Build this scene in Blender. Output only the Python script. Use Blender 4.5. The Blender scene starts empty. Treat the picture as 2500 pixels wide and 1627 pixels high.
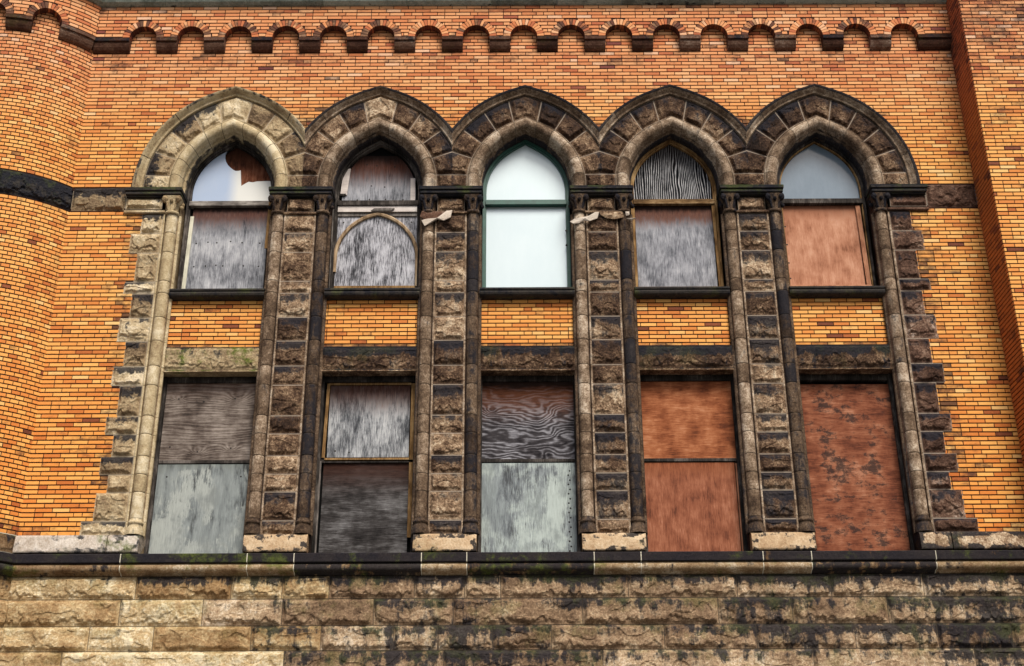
import bpy, math, random
import numpy as np
from mathutils import Vector, noise as mn

# ------------------------------------------------------------ camera, world, sun
sc = bpy.context.scene
D = 16.17
cam_d = bpy.data.cameras.new("camera"); cam = bpy.data.objects.new("camera", cam_d)
sc.collection.objects.link(cam); sc.camera = cam
cam_d.sensor_width = 36; cam_d.lens = 1.24 * 36; cam_d.clip_end = 500; cam_d.clip_start = .1
from mathutils import Matrix
cam.matrix_world = Matrix.Translation((0, -D, 1.6)) @ Matrix.Rotation(math.radians(90 + 23.96), 4, 'X') @ Matrix.Rotation(math.radians(-.24), 4, 'Z')

SUN_EL, SUN_AZ = 50, 18          # degrees; azimuth measured from the facade normal towards the right
world = bpy.data.worlds.new("World"); sc.world = world; world.use_nodes = True
wn = world.node_tree; wn.nodes.clear()
wo = wn.nodes.new('ShaderNodeOutputWorld'); wb = wn.nodes.new('ShaderNodeBackground'); sky = wn.nodes.new('ShaderNodeTexSky')
sky.sky_type = 'NISHITA'; sky.sun_disc = False; sky.sun_elevation = math.radians(SUN_EL)
sky.sun_rotation = math.radians(180 - SUN_AZ); sky.air_density = 1.0; sky.dust_density = 4.0; sky.ozone_density = .4
wb.inputs[1].default_value = .08
wn.links.new(sky.outputs[0], wb.inputs[0]); wn.links.new(wb.outputs[0], wo.inputs[0])
sun_d = bpy.data.lights.new("sun", 'SUN'); sun = bpy.data.objects.new("sun", sun_d); sc.collection.objects.link(sun)
sun_d.energy = 2.5; sun_d.angle = math.radians(24); sun_d.color = (1, .95, .87)
sd = Vector((math.sin(math.radians(SUN_AZ)) * math.cos(math.radians(SUN_EL)), -math.cos(math.radians(SUN_AZ)) * math.cos(math.radians(SUN_EL)), math.sin(math.radians(SUN_EL))))
sun.rotation_euler = sd.to_track_quat('Z', 'Y').to_euler(); sun.location = sd * 40
sc.view_settings.view_transform = 'Standard'; sc.view_settings.look = 'None'; sc.view_settings.gamma = 1
sc.view_settings.exposure = .64

R = random.Random(7)
pi = math.pi

# ------------------------------------------------------------ mesh builder
class MB:
    def __init__(s): s.v = []; s.f = []; s.a = []; s.m = []; s.sm = []
    def add(s, vs, fs, attr=(.5, .3, .5, 0), mat=0, smooth=False):
        b = len(s.v); s.v.extend(vs)
        if isinstance(attr, tuple): s.a.extend([attr] * len(vs))
        else: s.a.extend(attr)
        for f in fs: s.f.append(tuple(i + b for i in f)); s.m.append(mat); s.sm.append(smooth)
    def grid(s, P, attr=(.5, .3, .5, 0), mat=0, smooth=True, flip=False):
        n, m = len(P), len(P[0]); vs = [p for r in P for p in r]
        if not isinstance(attr, tuple): attr = [a for r in attr for a in r]
        fs = []
        for i in range(n - 1):
            for j in range(m - 1):
                q = (i * m + j, i * m + j + 1, (i + 1) * m + j + 1, (i + 1) * m + j)
                fs.append(q[::-1] if flip else q)
        s.add(vs, fs, attr, mat, smooth)
    def box(s, x0, x1, y0, y1, z0, z1, b=.004, attr=(.5, .3, .5, 0), mat=0, F=None):
        X, Y, Z = (x0, x1), (y0, y1), (z0, z1); sg = (1, -1); vs = []; idx = {}
        for i in (0, 1):
            for j in (0, 1):
                for k in (0, 1):
                    for ax in range(3):
                        p = [X[i], Y[j], Z[k]]
                        for q in range(3):
                            if q != ax: p[q] += b * sg[(i, j, k)[q]]
                        idx[(i, j, k, ax)] = len(vs); vs.append(tuple(p))
        fs = []
        for ax in range(3):
            o = [q for q in range(3) if q != ax]
            for e in (0, 1):
                c = []
                for (a, b2) in ((0, 0), (1, 0), (1, 1), (0, 1)):
                    t = [0, 0, 0]; t[ax] = e; t[o[0]] = a; t[o[1]] = b2; c.append(idx[(*t, ax)])
                fs.append(c)
            # edges parallel to ax
            for a in (0, 1):
                for b2 in (0, 1):
                    c = []
                    for e, w in ((0, o[0]), (1, o[0]), (1, o[1]), (0, o[1])):
                        t = [0, 0, 0]; t[ax] = e; t[o[0]] = a; t[o[1]] = b2; c.append(idx[(*t, w)])
                    fs.append(c)
        for i in (0, 1):
            for j in (0, 1):
                for k in (0, 1): fs.append([idx[(i, j, k, 0)], idx[(i, j, k, 1)], idx[(i, j, k, 2)]])
        if F: vs = [F(*p) for p in vs]
        if isinstance(attr, tuple): at = [(attr[0], attr[1], (p[2] - z0) / max(z1 - z0, 1e-6) if not F else attr[2], attr[3]) for p in vs]
        else: at = attr
        s.add(vs, fs, at, mat, False)
    def lathe(s, cx, cy, prof, n=20, a0=0, a1=2 * pi, attr=(.5, .3, .5, 0), mat=0):
        P = [[(cx + r * math.sin(a0 + (a1 - a0) * i / n), cy - r * math.cos(a0 + (a1 - a0) * i / n), z) for i in range(n + 1)] for r, z in prof]
        s.grid(P, attr, mat, True)
    def ball(s, c, r, n=12, attr=(.5, .3, .5, 0), mat=0, sc=(1, 1, 1)):
        P = [[(c[0] + sc[0] * r * math.sin(pi * j / n) * math.cos(2 * pi * i / n), c[1] + sc[1] * r * math.sin(pi * j / n) * math.sin(2 * pi * i / n), c[2] + sc[2] * r * math.cos(pi * j / n)) for i in range(n + 1)] for j in range(n + 1)]
        s.grid(P, attr, mat, True)
    def build(s, name, mats, parent=None, loc=None, clip=None, recalc=True):
        me = bpy.data.meshes.new(name); vs = s.v
        if loc: vs = [(p[0] - loc[0], p[1] - loc[1], p[2] - loc[2]) for p in vs]
        me.from_pydata([tuple(map(float, p)) for p in vs], [], [tuple(f) for f in s.f])
        me.polygons.foreach_set('material_index', s.m); me.polygons.foreach_set('use_smooth', s.sm)
        at = me.attributes.new('sc', 'FLOAT_COLOR', 'POINT')
        at.data.foreach_set('color', np.array(s.a, dtype=np.float32).ravel())
        if not isinstance(mats, (list, tuple)): mats = [mats]
        for m in mats: me.materials.append(m)
        import bmesh
        bm = bmesh.new(); bm.from_mesh(me)
        if clip:
            for co, no in clip:
                bmesh.ops.bisect_plane(bm, geom=bm.verts[:] + bm.edges[:] + bm.faces[:], plane_co=co, plane_no=no, clear_outer=True)
        if recalc: bmesh.ops.recalc_face_normals(bm, faces=bm.faces[:])
        bm.to_mesh(me); bm.free()
        o = bpy.data.objects.new(name, me); sc.collection.objects.link(o)
        if loc: o.location = loc
        if parent: o.parent = parent
        return o

def tag(o, label=None, cat=None, group=None, kind=None):
    if label: o['label'] = label
    if cat: o['category'] = cat
    if group: o['group'] = group
    if kind: o['kind'] = kind
    return o

# ------------------------------------------------------------ node helpers
class NT:
    def __init__(s, name):
        s.m = bpy.data.materials.new(name); s.m.use_nodes = True; s.t = s.m.node_tree; s.t.nodes.clear()
        s.out = s.t.nodes.new('ShaderNodeOutputMaterial'); s.b = s.t.nodes.new('ShaderNodeBsdfPrincipled')
        s.t.links.new(s.b.outputs[0], s.out.inputs[0]); s.co = s.t.nodes.new('ShaderNodeTexCoord').outputs['Object']
        at = s.t.nodes.new('ShaderNodeAttribute'); at.attribute_name = 'sc'
        sp = s.t.nodes.new('ShaderNodeSeparateColor'); s.l(at.outputs['Color'], sp.inputs[0])
        s.Rr, s.G, s.B, s.A = sp.outputs[0], sp.outputs[1], sp.outputs[2], at.outputs['Alpha']
        sx = s.t.nodes.new('ShaderNodeSeparateXYZ'); s.l(s.co, sx.inputs[0]); s.x, s.y, s.z = sx.outputs
    def l(s, a, b): s.t.links.new(a, b)
    def set(s, inp, v):
        if hasattr(v, 'links'): s.l(v, inp)
        else: inp.default_value = v
    def math(s, op, a, b=0., c=0., clamp=False):
        n = s.t.nodes.new('ShaderNodeMath'); n.operation = op; n.use_clamp = clamp
        for i, v in enumerate((a, b, c)): s.set(n.inputs[i], v)
        return n.outputs[0]
    def add(s, a, b): return s.math('ADD', a, b)
    def mul(s, a, b): return s.math('MULTIPLY', a, b)
    def sst(s, v, a, b, lo=0., hi=1.):
        n = s.t.nodes.new('ShaderNodeMapRange'); n.interpolation_type = 'SMOOTHSTEP'
        s.set(n.inputs[0], v); n.inputs[1].default_value = a; n.inputs[2].default_value = b; n.inputs[3].default_value = lo; n.inputs[4].default_value = hi
        return n.outputs[0]
    def mapc(s, sc_, loc=(0, 0, 0), rot=(0, 0, 0), co=None):
        n = s.t.nodes.new('ShaderNodeMapping'); s.l(co or s.co, n.inputs[0]); n.inputs['Scale'].default_value = sc_; n.inputs['Location'].default_value = loc; n.inputs['Rotation'].default_value = rot
        return n.outputs[0]
    def noise(s, co, scale=1., det=6., rough=.6, dist=0.):
        n = s.t.nodes.new('ShaderNodeTexNoise'); s.l(co, n.inputs['Vector']); n.inputs['Scale'].default_value = scale
        n.inputs['Detail'].default_value = det; n.inputs['Roughness'].default_value = rough; n.inputs['Distortion'].default_value = dist
        return n.outputs[0]
    def ramp(s, v, stops):
        n = s.t.nodes.new('ShaderNodeValToRGB'); s.set(n.inputs[0], v); e = n.color_ramp.elements
        while len(e) < len(stops): e.new(.5)
        for i, (p, c) in enumerate(stops): e[i].position = p; e[i].color = (*c, 1)
        return n.outputs[0]
    def mix(s, f, a, b, mode='MIX'):
        n = s.t.nodes.new('ShaderNodeMix'); n.data_type = 'RGBA'; n.blend_type = mode; s.set(n.inputs[0], f)
        for i, v in ((6, a), (7, b)):
            if isinstance(v, tuple): n.inputs[i].default_value = (*v, 1)
            else: s.l(v, n.inputs[i])
        return n.outputs[2]
    def bump(s, h, st=.4, dist=.01):
        n = s.t.nodes.new('ShaderNodeBump'); s.l(h, n.inputs['Height']); n.inputs['Strength'].default_value = st; n.inputs['Distance'].default_value = dist
        s.l(n.outputs[0], s.b.inputs['Normal'])
    def fin(s, col, rough=.85, spec=.3):
        if isinstance(col, tuple): s.b.inputs['Base Color'].default_value = (*col, 1)
        else: s.l(col, s.b.inputs['Base Color'])
        s.set(s.b.inputs['Roughness'], rough); s.b.inputs['Specular IOR Level'].default_value = spec
        return s.m

def brick_mat():
    n = NT('pressed_brick')
    fine = n.noise(n.co, 70, 5, .7); big = n.noise(n.co, 1.1, 5, .6); med = n.noise(n.mapc((5, 5, 9)), 1, 6, .7)
    t = n.add(n.Rr, n.mul(n.math('SUBTRACT', fine, .5), .22))
    col = n.ramp(t, [(0, (.11, .04, .026)), (.08, (.22, .07, .034)), (.18, (.44, .135, .040)), (.36, (.62, .225, .058)), (.6, (.73, .335, .092)), (.85, (.78, .43, .135)), (1, (.77, .50, .21))])
    # pinkish bleaching of the highest courses, redder lower corners
    pink = n.mul(n.sst(n.z, 11.6, 13.6), .7)
    col = n.mix(pink, col, n.mix(1., col, (.88, .80, 1.45), 'MULTIPLY'))
    red = n.mul(n.sst(n.z, 11., 6.), .65)
    col = n.mix(red, col, n.mix(1., col, (1.0, .82, .55), 'MULTIPLY'))
    s_ = n.add(n.G, n.add(n.mul(n.math('SUBTRACT', med, .5), 1.7), n.mul(n.math('SUBTRACT', big, .5), 1.2)))
    soot = n.sst(s_, .24, .90)
    col = n.mix(n.mul(soot, .88), col, n.ramp(fine, [(.3, (.022, .014, .016)), (.8, (.09, .045, .035))]))
    col = n.mix(n.A, col, n.ramp(med, [(.3, (.012, .005, .003)), (.8, (.045, .014, .007))]))
    n.bump(n.noise(n.co, 120, 4, .7), .3, .004)
    return n.fin(col, .82, .12)

def stone_mat(name, pal, soot_bias=0., moss=0., streak=1., soot=(.009, .0095, .013), mortar=(.30, .25, .19), sharp=(.36, .70), topw=.40, big=.4, runoff=None):
    n = NT(name)
    n1 = n.noise(n.co, 3.2, 9, .68, .3); ns = n.noise(n.mapc((9, 9, 1.6)), 1, 6, .65); nf = n.noise(n.co, 42, 7, .75); n2 = n.noise(n.mapc((1, 1, 1), (5, 3, 9)), 9, 7, .7)
    t = n.add(n.Rr, n.add(n.mul(n.math('SUBTRACT', n1, .5), 1.35), n.add(n.mul(n.math('SUBTRACT', n2, .5), .9), n.mul(n.math('SUBTRACT', nf, .5), 1.3))))
    col = n.ramp(t, pal)
    top = n.mul(n.sst(n.add(n.B, n.mul(n.math('SUBTRACT', n2, .5), .7)), .45, .80, -.35, 1.), n.mul(n.sst(n.G, -.05, .35, .25, 1.), topw))
    s_ = n.add(n.add(n.G, soot_bias), n.add(n.mul(n.math('SUBTRACT', ns, .5), 2.0 * streak), n.add(n.mul(n.math('SUBTRACT', n2, .5), 1.5), n.add(n.mul(n.math('SUBTRACT', n1, .5), 1.1), n.add(n.mul(n.math('SUBTRACT', n.noise(n.mapc((1, 1, 1), (8, 1, 4)), .9, 4, .6), .5), big), top)))))
    if runoff:
        st = n.noise(n.mapc((7.5, 1, .55), (3, 0, 0)), 1., 5, .65)
        rz = n.add(n.sst(n.z, runoff[0], runoff[1]), n.mul(n.math('SUBTRACT', st, .5), 2.4))
        s_ = n.add(s_, n.mul(n.sst(rz, .55, 1.15), runoff[2]))
    m = n.sst(s_, *sharp)
    col = n.mix(n.mul(m, .93), col, n.ramp(nf, [(.3, soot), (.75, tuple(c * 2.1 for c in soot))]))
    if moss:
        g = n.mul(n.sst(n.add(n.noise(n.mapc((1, 1, 1), (2, 7, 1)), 2.6, 6, .7), n.mul(n.B, .12)), .56, .72), moss)
        col = n.mix(g, col, n.ramp(nf, [(.3, (.02, .035, .005)), (.7, (.16, .19, .035))]))
    col = n.mix(n.A, col, mortar)
    h = n.add(nf, n.mul(n2, 1.2))
    n.bump(h, .75, .012)
    return n.fin(col, .88, .08)

def wood_mat(name, pal, axis='V', freq=9., amp=1.2, lscale=(1.5, .45), stain=None, black_top=0., spots=None, paint=None, fine=.5, gain=.5, seed=0., rough=.8, edge=None, blot=1.0, knots=()):
    """weathered plywood: contour grain + fibres; x across, z up in board space (origin at bottom centre)"""
    n = NT(name); A, L = (n.x, n.z) if axis == 'V' else (n.z, n.x)
    cmb = n.t.nodes.new('ShaderNodeCombineXYZ'); n.l(n.mul(A, lscale[0]), cmb.inputs[0]); n.l(n.mul(L, lscale[1]), cmb.inputs[2]); cmb.inputs[1].default_value = seed
    low = n.noise(cmb.outputs[0], 1.6, 3.5, .5, .25)
    cm2 = n.t.nodes.new('ShaderNodeCombineXYZ'); n.l(n.mul(A, 85.), cm2.inputs[0]); n.l(n.mul(L, 6.), cm2.inputs[2]); cm2.inputs[1].default_value = seed + 3
    fib = n.noise(cm2.outputs[0], 1., 7, .75, .35)
    cm3 = n.t.nodes.new('ShaderNodeCombineXYZ'); n.l(n.mul(A, 15.), cm3.inputs[0]); n.l(n.mul(L, 3.), cm3.inputs[2]); cm3.inputs[1].default_value = seed + 9
    pat = n.noise(cm3.outputs[0], 1., 7, .7)
    blob = n.noise(n.mapc((2.6, 1, 2.2), (seed, seed, 0)), 1., 5, .6)
    t = n.add(n.mul(A, freq), n.mul(low, amp * 9.))
    for kx, kz, ka, kr in knots:
        d2 = n.add(n.math('POWER', n.math('SUBTRACT', n.x, kx), 2.), n.mul(n.math('POWER', n.math('SUBTRACT', n.z, kz), 2.), 1.8))
        t = n.add(t, n.mul(n.math('EXPONENT', n.mul(d2, -1 / (kr * kr))), ka))
    wv = n.math('SINE', n.mul(t, 6.283)); wv = n.add(n.mul(wv, .5), .5)
    g = n.add(n.add(n.mul(n.math('SUBTRACT', wv, .5), gain), .5), n.add(n.mul(n.math('SUBTRACT', fib, .5), fine * 2.2), n.add(n.mul(n.math('SUBTRACT', pat, .5), blot), n.mul(n.math('SUBTRACT', blob, .5), blot * 1.7))))
    col = n.ramp(g, pal)
    if paint:  # (colour, threshold, softness)
        pm = n.sst(n.add(n.noise(n.mapc((1.7, 1, 1.5), (seed, seed, 3)), 1., 7, .6, .3), n.add(n.mul(n.math('SUBTRACT', fib, .5), .28), n.mul(n.math('SUBTRACT', pat, .5), .25))), paint[1], paint[1] + paint[2])
        col = n.mix(pm, col, n.ramp(fib, [(.25, tuple(c * .62 for c in paint[0])), (.6, paint[0])])); col = n.mix(n.sst(n.add(blob, n.mul(n.math('SUBTRACT', pat, .5), .6)), .45, .68, 0., .55), col, (.10, .115, .12))
    if stain:  # (colour, z_full, z_none)
        sz = n.add(n.z, n.add(n.mul(n.math('SUBTRACT', fib, .5), .45), n.add(n.mul(n.math('SUBTRACT', pat, .5), .35), n.mul(n.math('SUBTRACT', blob, .5), .35))))
        sm = n.sst(sz, stain[2], stain[1]); col = n.mix(n.mul(sm, stain[3] if len(stain) > 3 else .9), col, n.ramp(fib, [(.3, tuple(c * .35 for c in stain[0])), (.7, stain[0])]))
        if black_top:
            bz = n.sst(n.add(n.z, n.mul(n.math('SUBTRACT', pat, .5), .25)), stain[1] + .02, stain[1] + black_top); col = n.mix(n.mul(bz, .85), col, (.012, .009, .008))
    if spots:
        sp = n.add(n.noise(n.mapc((4.6, 1, 7.), (seed, 2, seed * 2)), 1., 8, .75, .1), n.mul(n.math('SUBTRACT', blob, .5), .55)); sm = n.mul(n.sst(sp, spots[0], spots[0] + .13), spots[1]); col = n.mix(sm, col, (.022, .018, .018))
    if edge:
        col = n.mix(n.mul(n.sst(n.add(n.math('ABSOLUTE', n.x), n.mul(pat, .12)), edge - .06, edge + .06), .6), col, (.03, .022, .018))
    n.bump(g, .35, .004)
    return n.fin(col, rough + .08, .08)

CREAM = [(0, (.05, .035, .022)), (.3, (.15, .10, .06)), (.6, (.32, .235, .135)), (.85, (.50, .40, .25)), (1, (.66, .56, .40))]
BROWN = [(0, (.010, .007, .006)), (.3, (.034, .020, .014)), (.52, (.095, .056, .034)), (.75, (.29, .195, .12)), (1, (.66, .53, .37))]
REDB = [(0, (.014, .008, .006)), (.3, (.048, .026, .018)), (.55, (.11, .061, .042)), (.8, (.24, .155, .108)), (1, (.50, .40, .33))]
GOLD = [(0, (.07, .036, .016)), (.3, (.19, .105, .045)), (.6, (.33, .215, .105)), (.85, (.49, .365, .20)), (1, (.66, .56, .38))]
M_BRICK = brick_mat()
M_PIER = stone_mat('pier_sandstone', BROWN, 0., 0., .6, sharp=(.30, .84), mortar=(.34, .28, .22))
M_PIERC = stone_mat('cream_sandstone', CREAM, 0., 0., .5, mortar=(.40, .33, .24))
M_COL = stone_mat('dressed_sandstone', [(0, (.014, .009, .007)), (.3, (.05, .032, .021)), (.6, (.145, .097, .062)), (.85, (.33, .245, .17)), (1, (.55, .45, .34))], 0., 0., .7, mortar=(.10, .08, .06), topw=.05, sharp=(.4, .85))
M_RED = stone_mat('red_brown_sandstone', REDB, 0., 0., .5, mortar=(.34, .28, .22))
M_COLC = stone_mat('cream_dressed_sandstone', [(0, (.10, .065, .035)), (.3, (.24, .17, .095)), (.6, (.41, .32, .185)), (.85, (.54, .44, .28)), (1, (.66, .57, .40))], -.05, 0., .7, mortar=(.07, .05, .03), topw=.05, sharp=(.4, .85))
M_DARK = stone_mat('soot_black_stone', [(0, (.02, .02, .02)), (.5, (.05, .042, .036)), (1, (.16, .13, .10))], .25, .35, .8)
M_BASE = stone_mat('rock_faced_ashlar', runoff=(4.95, 5.36, .45), sharp=(.36, .80), topw=.26, big=1.5, pal= [(0, (.035, .02, .012)), (.3, (.10, .062, .038)), (.6, (.23, .15, .09)), (.85, (.42, .305, .19)), (1, (.60, .49, .36))], soot_bias=0., moss=.25, streak=1., mortar=(.05, .04, .03))
M_BASEG = stone_mat('golden_ashlar', runoff=(4.95, 5.36, .45), sharp=(.36, .80), topw=.25, big=.8, pal=GOLD, soot_bias=0., moss=.2, streak=1., mortar=(.09, .07, .045))
M_LEDGE = stone_mat('ledge_stone', [(0, (.05, .028, .014)), (.35, (.15, .088, .045)), (.7, (.30, .21, .12)), (1, (.60, .51, .38))], .20, .7, 1.1, mortar=(.62, .58, .46))
M_CORB = stone_mat('brown_corbel_stone', [(0, (.022, .012, .009)), (.4, (.075, .034, .022)), (.7, (.14, .078, .052)), (1, (.28, .20, .15))], -.12, .15, .4)
M_VERD = stone_mat('weathered_cornice', [(0, (.05, .06, .055)), (.5, (.15, .18, .16)), (1, (.34, .40, .36))], 0., .1, .7)
M_VOID = NT('dark_interior').fin((.006, .006, .006), .9, .1)

# ------------------------------------------------------------ rock-faced blocks
def flat(Y=0.):
    return lambda x, z: ((x, Y, z), (0, -1, 0))
TCX, TCY, TR = -7.72, 1.05, 1.65
def cyl(r):
    def F(s, z):
        p = s / r; return (TCX + r * math.sin(p), TCY - r * math.cos(p), z), (math.sin(p), -math.cos(p), 0)
    return F
def ss(a, b, x):
    t = min(1, max(0, (x - a) / (b - a))); return t * t * (3 - 2 * t)
def rock(mb, W, H, pos, seed, bulge=.05, res=.014, tint=.5, soot=.3, ledge=.28, marg=.010, mat=0, jt=0, mortar=.012):
    """pos(u,v)->(point,normal). W,H real size in metres"""
    nu = max(4, int(W / res)); nv = max(4, int(H / res)); P = []; A = []
    rr = random.Random(seed); tiltx = rr.uniform(-.25, .25); tiltz = rr.uniform(-.35, .1); so = seed * 3.17 % 97
    us = [0, mortar / W] + [mortar / W + (1 - 2 * mortar / W) * i / nu for i in range(1, nu)] + [1 - mortar / W, 1]
    vs = [0, mortar / H] + [mortar / H + (1 - 2 * mortar / H) * i / nv for i in range(1, nv)] + [1 - mortar / H, 1]
    for v in vs:
        row = []; ar = []
        for u in us:
            x, z = u * W, v * H; de = min(x, W - x, z, H - z)
            p, nn = pos(u, v)
            wob = .012 * mn.noise((x * 14 + so, so, z * 14))
            e = ss(marg + .004, marg + .042 + abs(wob) * 2, de + wob)
            big = mn.noise((x * 2.6 + so, so * 1.7, z * 4.5)); med = mn.noise((x * 8 + so, 3 + so, z * 11)); rid = 1 - abs(mn.noise((x * 11 + so * 2, so, z * 17))) * 2
            fn = mn.noise((x * 30, so, z * 34))
            lz = H * ledge * (1 + .9 * mn.noise((x * 4, so + 5, 0)) - .7 * abs(mn.noise((x * 9, so, 2))) * 2 + .3 * mn.noise((x * 24, so, 4)))
            lf = ss(lz - .022, lz + .004, z)       # 0 under the break line, 1 above
            h = bulge * e * ((.62 + .45 * big + tiltx * (u - .5) + tiltz * (v - .5)) * (.36 + .64 * lf) + .17 * med * (1.5 - lf) + .10 * rid * (1.7 - 1.2 * lf) + .10 * fn)
            # steps like spalls
            st = mn.noise((x * 4.4 + so, so * 2.3, z * 6.5)); h += bulge * e * .2 * (ss(.02, .06, st) - .5)
            h = max(h, 0.0015 * e)
            if de < mortar * .8: h = -.004
            row.append((p[0] + nn[0] * h, p[1] + nn[1] * h, p[2] + nn[2] * h))
            ar.append((tint, soot, v, 1. if de < mortar * .8 else 0.))
        P.append(row); A.append(ar)
    mb.grid(P, A, mat, False)
    return mb
def rockrect(mb, x0, x1, z0, z1, F, seed, **k):
    def pos(u, v): return F(x0 + (x1 - x0) * u, z0 + (z1 - z0) * v)
    return rock(mb, abs(x1 - x0), z1 - z0, pos, seed, **k)

# ------------------------------------------------------------ brick laying
CH, BL = .063, .228
def lay(mb, z0, z1, spans, F, seed=1, ch=CH, bl=BL, header=False, sootf=None, tilt=0., dark=.013, jh=.0135, jv=.0075, tb=.60, ts=.165):
    rr = random.Random(seed); n = int(round((z1 - z0) / ch)); ch = (z1 - z0) / n
    for i in range(n):
        za = z0 + i * ch + jh / 2; zb = z0 + (i + 1) * ch - jh / 2
        L = spans((za + zb) / 2)
        if not L: continue
        gi = int(round(z0 / CH)) + i; mixed = (gi % 6 == 2) and not header
        xmin = math.floor((min(a for a, b in L) - 1) / bl) * bl + (bl / 2 if gi % 2 else 0); xmax = max(b for a, b in L); x = xmin; k = 0
        while x < xmax:
            w = bl * (.5 if (mixed and k % 3 == 1) else .75 if (mixed and k % 3 == 2) else 1)
            t = min(1, max(.2, rr.gauss(tb, ts)))
            if rr.random() < dark: t = rr.uniform(.02, .20)
            for a, b in L:
                p, q = max(x + jv / 2, a), min(x + w - jv / 2, b)
                if q - p < .012: continue
                y0 = -.005 - rr.random() * .004; c = .0025
                s_ = sootf((p + q) / 2, (za + zb) / 2) if sootf else .1
                s_ += rr.uniform(-.14, .14) + (.32 if rr.random() < .035 else 0)
                vs = []
                for (xx, zz) in ((p, za), (q, za), (q, zb), (p, zb)):
                    pt, nn = F(xx, zz); vs.append((pt[0] - nn[0] * .004, pt[1] - nn[1] * .004, pt[2]))
                for (xx, zz) in ((p + c, za + c), (q - c, za + c), (q - c, zb - c), (p + c, zb - c)):
                    pt, nn = F(xx, zz); yy = -y0 + rr.uniform(-.0008, .0008); vs.append((pt[0] + nn[0] * yy, pt[1] + nn[1] * yy, pt[2]))
                mb.add(vs, [(4, 5, 6, 7), (0, 1, 5, 4), (1, 2, 6, 5), (2, 3, 7, 6), (3, 0, 4, 7)], (t, s_, .5, 0.))
            x += w; k += 1
def backing(mb, x0, x1, zlo, zhi, F, dx=.03, soot=.5):
    n = max(1, int(math.ceil((x1 - x0) / dx))); P0 = []
    xs = [x0 + (x1 - x0) * i / n for i in range(n + 1)]
    P = [[F(x, zlo(x))[0] for x in xs], [F(x, zhi(x))[0] for x in xs]]
    mb.grid(P, (.3, soot, .5, 1.), 0, False)

# ------------------------------------------------------------ arch curves
WS = [-.12, -.05, 0, .18, .57, .70]
CS = [.26, .26, .25, .27, .35, .38]
ZC = [11.2, 11.2, 11.2, 11.2, 11.155, 11.12]
RS = [.84, .895, .94, 1.14, 1.60, 1.77]
ZS = 11.08
def acurve(w, T):
    """T in [-1,1]; -1 left springing, 0 apex"""
    c = np.interp(w, WS, CS); zc = np.interp(w, WS, ZC); r = np.interp(w, WS, RS); q = 1 - abs(T); q0 = .07
    if q < q0: x, z = c - r, ZS + (zc - ZS) * q / q0
    else:
        th = math.acos(c / r) * (q - q0) / (1 - q0); x, z = c - r * math.cos(th), zc + r * math.sin(th); z += (.062 * math.exp(-abs(x) / .20) - .036 * math.exp(-(x / .42) ** 2)) * min(1, (q - q0) * 4) * (1 - .55 * max(0, w) / .7)
    if T > 0: x = -x
    return x, z
def gpath(w, zb, n=22):
    """closed-top opening outline from (-a,zb) over the apex to (a,zb)"""
    pts = [acurve(w, -1 + i / n) for i in range(n + 1)]; a = -pts[0][0]
    L = [(-a, zb)] + pts; return L + [(-x, z) for x, z in L[-2::-1]]

BC = [.215 + 2.19 * (k - 2) for k in range(5)]
PC = [.215 + 2.19 * (k - 1.5) for k in range(4)]
J = [5.92, 6.11, 6.50, 6.745, 7.00, 7.31, 7.57, 8.015, 8.30, 8.675, 9.035, 9.41, 9.60, 10.06, 10.375, 10.69]
XL, XR = -6.447, 6.80
def xsoot(x):   # soot grows from the cream left end to the dark right end
    return float(np.interp(x, [-6.5, -4.6, -3.3, -1, 2, 7], [-.08, .06, .32, .42, .40, .42]))

B = bpy.data.objects.new('brick_building', None)  # parent of every built-in part; sc.collection.objects.link(B)
tag(B, 'orange brick building with five pointed stone arches over boarded windows', 'building')

# ------------------------------------------------------------ main brick wall
def hood_z(x, w=.64):
    best = 0
    for c in BC:
        d = abs(x - c); cc = np.interp(w, WS, CS); zc = np.interp(w, WS, ZC); r = np.interp(w, WS, RS)
        if d < r - cc: best = max(best, zc + math.sqrt(max(0, r * r - (d + cc) ** 2)) + .5 * (.062 * math.exp(-d / .20) - .036 * math.exp(-(d / .42) ** 2)))
    return best
def quoin_w(z):
    for i in range(len(J) - 1):
        if J[i] <= z < J[i + 1]:
            if i == 0: return 5.865
            return 5.715 if i % 2 else 5.585
    return 5.585
ROWC = {}
def wall_spans(z):
    out = []
    if z < 10.72:
        q = quoin_w(z) - .02; return [(XL, .215 - q), (.215 + q, XR)]
    if z < 11.15: return []
    xs = np.arange(XL, XR + .01, .02); ok = [hood_z(x) < z for x in xs]; a = None
    for x, o in zip(xs, ok):
        if o and a is None: a = x
        if not o and a is not None: out.append((a, x)); a = None
    if a is not None: out.append((a, XR))
    return out
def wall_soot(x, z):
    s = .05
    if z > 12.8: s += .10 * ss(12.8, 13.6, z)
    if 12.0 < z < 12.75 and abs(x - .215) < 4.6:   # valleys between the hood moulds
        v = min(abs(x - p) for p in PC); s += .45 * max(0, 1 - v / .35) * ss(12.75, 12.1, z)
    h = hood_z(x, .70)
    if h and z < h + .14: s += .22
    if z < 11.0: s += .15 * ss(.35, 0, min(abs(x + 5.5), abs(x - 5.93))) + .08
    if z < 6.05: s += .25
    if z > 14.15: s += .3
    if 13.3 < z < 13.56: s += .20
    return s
mb = MB()
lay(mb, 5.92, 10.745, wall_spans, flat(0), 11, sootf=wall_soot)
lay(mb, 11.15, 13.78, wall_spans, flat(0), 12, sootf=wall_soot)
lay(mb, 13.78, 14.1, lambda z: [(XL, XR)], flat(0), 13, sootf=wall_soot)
backing(mb, XL, -5.3, lambda x: 5.9, lambda x: 10.8, flat(0)); backing(mb, 5.7, XR, lambda x: 5.9, lambda x: 10.8, flat(0))
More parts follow.
